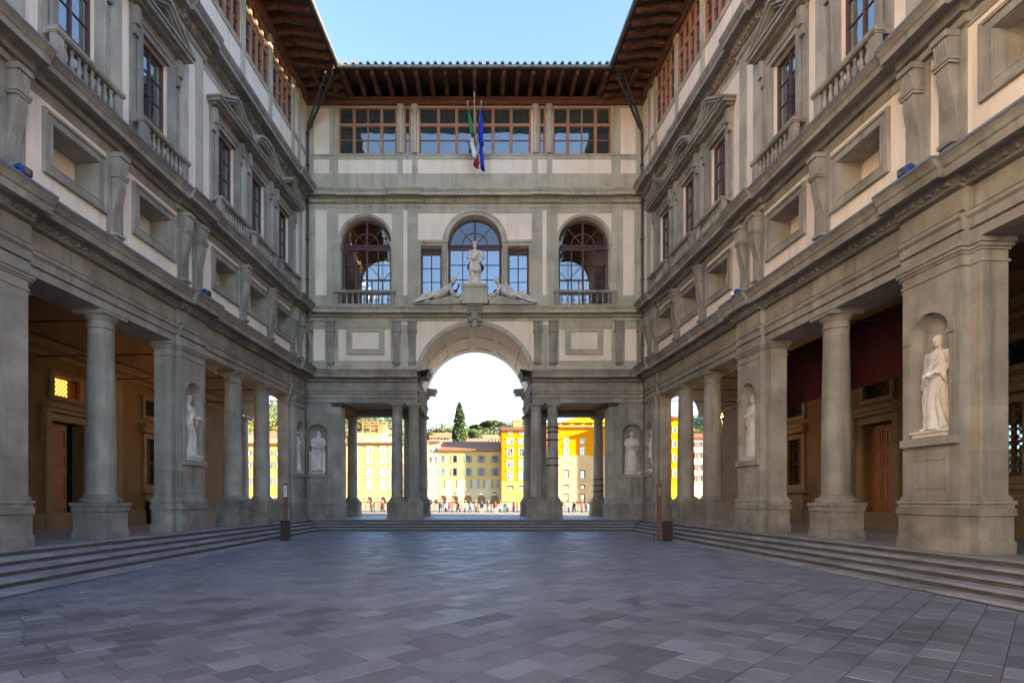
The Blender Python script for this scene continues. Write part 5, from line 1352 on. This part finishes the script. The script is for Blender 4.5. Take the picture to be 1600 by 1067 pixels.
for q in (PYZ(712), PYZ(729), PYZ(747), PYZ(766)): 
    b = MB(); b.box(PX(541), PX(667), -.12, .05, q-.12, q+.12); b.build('string_course', mat('string_course', (.5, .38, .2), scale=.5), bt)
b = MB()
for x in (563, 575, 588, 602): b.box(PX(x)-.1, PX(x)+.1, 3, 3.2, PYZ(677), PYZ(657))
for z in (657, 661, 666): b.box(PX(562), PX(604), 2.9, 3.3, PYZ(z)-.1, PYZ(z)+.1)
b.box(PX(572), PX(598), 4, 9, PYZ(677), PYZ(660)); b.build('pergola', mat('pergola_timber', (.35, .2, .1), scale=1), bt)
building('house', 'narrow pinkish house beside the dark column at the left of the great arch', 667, 687, 690, 152, (.52, .42, .30), grid((672.5, 681), [(703, 5, 8), (719, 5, 10), (738, 5, 11), (757, 5, 13)]), 1.2, arches=[(672.5, 3), (681, 3)], surround=(.62, .55, .44))
building('house', 'long cream house with grey shutters and red roof, framed by the great arch', 687, 784, 703, 152, (.72, .47, .17), grid((691.5, 710.6, 731.4, 752, 773.6), [(717, 6, 11), (737, 6, 12), (756, 6.5, 14)])+grid((710.6, 731.4, 752, 773.6), [(771, 6, 5)]), 3.0, depth=15, low_y=763, lower=(.66, .53, .33), arches=[(x, 6) for x in (692, 710, 731, 752, 773)], shutter=(.20, .24, .24))
bt, PX, PYZ = building('house', 'narrow orange yellow house at the right side of the great arch', 784, 829, 671, 149, (.78, .265, .006), [(x, y, w_, h) for x in (797, 815) for y, w_, h in ((676, 5, 4), (690, 9, 6), (707, 8, 11), (725.6, 9, 9), (743, 8, 12), (762, 7, 5))], 2.0, depth=14, low_y=752, lower=(.74, .50, .12), surround=(.74, .62, .38))
b = MB(); b.box(PX(803), PX(817), 3, 6, PYZ(671), PYZ(655)); b.box(PX(802), PX(818), 2.7, 6.3, PYZ(655), PYZ(653.5)); b.build('chimney_tower', mat('tower_wall', (.56, .36, .12), spec=.05, scale=.5), bt)
bt, PX, PYZ = building('house', 'yellow house with peach lower floors, seen through the right opening', 829, 1001, 667, 155, (.80, .29, .003), [(x, y, w_, h) for x in (840, 862, 884.6, 910, 935, 960, 985) for y, w_, h in ((689.5, 6, 6), (704.5, 6.5, 12), (741, 6.5, 12), (760.5, 6, 5), (778, 6, 11))], 2.2, low_y=712, lower=(.70, .46, .22), surround=(.74, .60, .36), roofc=mat('yellow_roof', (.55, .33, .07), scale=.4), depth=16)
b = MB(); b.box(PX(876), PX(960), 1.5, 10, PYZ(667), PYZ(659)); b.prism_v([(PX(874), PYZ(659)), (PX(962), PYZ(659)), (PX(935), PYZ(652)), (PX(900), PYZ(652))], 1, 10.5); b.build('attic', mat('attic_wall', (.56, .30, .01), spec=.05, scale=.4), bt)
for x in (886, 905, 922): 
    b = MB(); b.box(PX(x-6), PX(x+5), 1.44, 1.49, PYZ(666), PYZ(660.5)); b.build('attic_window', 'dark', bt)
building('house', 'tall yellow house seen beside the last right arcade pier', 1002, 1064, 653, 150, (.80, .29, .003), [(x, y, w_, h) for x in (1012, 1026, 1040, 1054) for y, w_, h in ((672, 5, 8), (694, 5, 10), (716, 5, 10), (740, 5, 11))], 2.0, low_y=758, lower=(.74, .40, .03), surround=(.7, .5, .2))
building('house', 'pale rose house seen between two right arcade columns', 1065, 1200, 683, 153, (.70, .52, .36), grid(range(1072, 1198, 11), [(694, 5, 8), (711, 5, 9), (730, 5, 9), (747, 5, 9)]), 2.0, arches=[(x, 5) for x in range(1072, 1198, 15)], shutter=(.2, .15, .12))

# ------------------------------------------------------------------ hill, trees
def hz(X, Y):
    px = 747+X*890/Y
    r = max(0, min(1, (Y-185)/150)); 
    base = 2+39*r**1.1
    return base+4*math.sin(X*.045+1)+2.4*math.sin(X*.11+Y*.05)+(14*r if px < 640 else 6*r*max(0, min(1, (px-900)/150)))
b = MB(); NX, NY = 70, 22
G = [[(-260+520*i/NX, 182+330*j/NY) for i in range(NX+1)] for j in range(NY+1)]
P = [(x, y, hz(x, y) if y < 480 else -2) for row in G for x, y in row]
b.add(P, [(j*(NX+1)+i, j*(NX+1)+i+1, (j+1)*(NX+1)+i+1, (j+1)*(NX+1)+i) for j in range(NY) for i in range(NX)])
tag(b.build('hill', 'soil', smooth=60), kind='structure')
def leaves(b, n, fn, size, rg):
    for _ in range(n):
        p = Vector(fn(rg)); s = size*rg.uniform(.6, 1.3)
        u = Vector((rg.gauss(0, 1), rg.gauss(0, 1), rg.gauss(0, .7))).normalized(); v = u.orthogonal().normalized(); 
        ang = rg.uniform(0, PI); w_ = u.cross(v); v2 = v*math.cos(ang)+w_*math.sin(ang); w2 = u.cross(v2)
        b.add([tuple(p-v2*s), tuple(p+w2*s*.6+u*s*.2), tuple(p+v2*s), tuple(p-w2*s*.6+u*s*.2)], [(0, 1, 2, 3)])
def ellip(rg, c, r, inner=.55):
    while True:
        x, y, z = rg.uniform(-1, 1), rg.uniform(-1, 1), rg.uniform(-1, 1); d_ = x*x+y*y+z*z
        if inner*inner < d_ < 1: return (c[0]+x*r[0], c[1]+y*r[1], c[2]+z*r[2])
def tree(kind, px, ptop, Y, hgt, wid, label, leafm, seed, n=1400):
    rg = random.Random(seed); X = (px-747)*Y/890; ztop = 1.6+(779-ptop)*Y/890
    nm_ = {'cypress': 'cypress_tree', 'pine': 'pine_tree', 'broad': 'broadleaf_tree'}[kind]
    t = thing(nm_, label, 'tree', (X, Y, ztop-hgt), 0, 'trees on the hillside')
    tr = MB(); br = hgt*.022+.12
    if kind == 'cypress':
        tr.tube([(0, 0, -1.5), (0, 0, hgt*.5), (0, 0, hgt*.96)], [br*1.3, br*.7, .05], 8)
    else:
        ch = hgt*(.68 if kind == 'pine' else .45)
        tr.tube([(0, 0, -2.5), (.1, 0, ch*.5), (0, .1, ch)], [br*1.3, br, br*.7], 8)
        for k in range(7):
            a = 2*PI*k/7+rg.random(); tr.tube([(0, 0, ch*.9), (math.cos(a)*wid*.22, math.sin(a)*wid*.22, ch+(hgt-ch)*.4), (math.cos(a)*wid*.42, math.sin(a)*wid*.42, ch+(hgt-ch)*.65)], [br*.5, br*.35, .06], 6)
    tr.build('trunk', 'bark', t, smooth=40)
    cr = MB()
    if kind == 'cypress':
        lob = [(rg.uniform(0, 2*PI), rg.uniform(.05, .95), rg.uniform(.75, 1.12)) for _ in range(70)]
        def fn(rg):
            a0, h0, f0 = rg.choice(lob); h = min(.995, max(.03, h0+rg.gauss(0, .035))); a = a0+rg.gauss(0, .3)
            prof = min(1, h/.12)**.5*(1-max(0, h-.3)/.7)**.62 if h > .3 else min(1, h/.12)**.5
            r = wid/2*prof*f0*rg.uniform(.62, 1.02); return (r*math.cos(a), r*math.sin(a), h*hgt)
        leaves(cr, n, fn, wid*.075, rg)
    else:
        blobs = []
        for _ in range(13):
            a, q = rg.uniform(0, 2*PI), math.sqrt(rg.random())
            if kind == 'pine': blobs.append((math.cos(a)*q*wid*.4, math.sin(a)*q*wid*.4, hgt*(.84+.07*(1-q*q)+rg.uniform(-.02, .02)), wid*.17, hgt*.075))
            else: blobs.append((math.cos(a)*q*wid*.33, math.sin(a)*q*wid*.33, hgt*(.66+.2*rg.uniform(-1, 1)*(1-q*.5)), wid*.21, hgt*.15))
        def fn(rg):
            c = rg.choice(blobs); return ellip(rg, c[:3], (c[3], c[3], c[4]), .5)
        leaves(cr, n, fn, wid*.05, rg)
    cr.build('crown', leafm, t)
tree('cypress', 718, 629, 232, 18.5, 6.5, 'tall dark cypress rising above the red roofs through the great arch', 'leaf_d', 1, 7000)
tree('pine', 768, 657, 262, 12, 12.5, 'broad umbrella pine right of the cypress on the skyline', 'leaf', 2, 2600)
tree('pine', 748, 662, 275, 10, 9, 'smaller umbrella pine close beside the cypress', 'leaf', 3, 2000)
tree('broad', 741, 669, 255, 9, 7, 'pale green bushy tree at the foot of the cypress, right side', 'leaf', 4, 1500)
tree('broad', 684, 668, 250, 8, 9, 'yellow green tree left of the cypress above the narrow house', 'leaf_o', 5, 1700)
tree('broad', 673, 671, 245, 8, 7, 'yellow green tree beside the dark column left of the cypress', 'leaf_o', 6, 1400)
tree('broad', 697, 673, 262, 7, 7, 'dark bushy tree just left of the cypress', 'leaf', 7, 1400)
for i, (px, pt) in enumerate(((352, 655), (368, 650), (385, 656), (402, 652), (420, 658), (436, 653))):
    tree('broad', px, pt, 262+i*3, 11, 14, 'autumn toned tree on the left hilltop, %s from the left' % nm[i], 'leaf_o' if i % 3 else 'leaf', 20+i, 1500)
for i, (px, pt) in enumerate(((563, 655), (572, 653), (583, 656), (597, 657))):
    tree('broad', px, pt, 250+i*4, 9, 8, 'golden tree above the roof terrace, %s from the left' % nm[i], 'leaf_o', 40+i, 1200)
for i, (px, pt) in enumerate(((1078, 671), (1088, 668), (1098, 672), (1112, 668), (1128, 671))):
    tree('broad', px, pt, 255+i*4, 11, 11, 'hillside tree above the pale rose house, %s from the left' % nm[i], 'leaf_o' if i % 2 else 'leaf', 60+i, 1300)
rg = random.Random(77); cr = MB()
def fn(rg):
    x, y = rg.uniform(-190, 190), rg.uniform(205, 440); return (x, y, hz(x, y)+rg.uniform(.2, 2.4))
leaves(cr, 30000, fn, .8, rg)
tag(cr.build('hillside_woods', 'leaf'), 'low bushes and woods covering the far hillside', 'woods', kind='stuff')
def hillhouse(x0, x1, ytop, ybot, Y, label, col):
    k = Y/890; PX = lambda p: (p-747)*k; PZ_ = lambda p: 1.6+(779-p)*k
    t = thing('hill_house', label, 'house', (0, Y, 0), 0, 'houses on the hill')
    ym = ytop+(ybot-ytop)*.38
    b = MB(); b.box(PX(x0), PX(x1), 0, 9, PZ_(ybot), PZ_(ym)); b.build('wall', mat('hill_house_wall', col, scale=.4), t)
    b = MB(); b.prism_a([(-.6, PZ_(ym)-.1), (-.6, PZ_(ym)+.15), (4.5, PZ_(ytop)), (9.6, PZ_(ym)+.15), (9.6, PZ_(ym)-.1)], PX(x0)-.4, PX(x1)+.4); b.build('roof', 'tile', t)
    x = x0+3
    while x < x1-2:
        b = MB(); b.box(PX(x)-.3, PX(x)+.3, -.03, .05, PZ_(ym+4.5), PZ_(ym+1.8)); b.build('window', 'dark', t); x += 5
hillhouse(672, 706, 674, 700, 240, 'tan house with red roof on the slope left of the cypress', (.55, .42, .30))
hillhouse(730, 762, 683, 705, 222, 'low house with red tiled roof right of the cypress foot', (.62, .48, .32))
hillhouse(756, 783, 677, 700, 235, 'pale house with red roof below the umbrella pine', (.70, .58, .42))
hillhouse(585, 618, 668, 695, 236, 'ochre house on the slope behind the roof terrace', (.62, .48, .26))
hillhouse(352, 400, 676, 700, 215, 'red roofed house above the ochre house seen through the left arcade', (.62, .45, .22))
hillhouse(405, 448, 672, 700, 225, 'second red roofed house above the ochre house, nearer the niche pier', (.66, .48, .24))
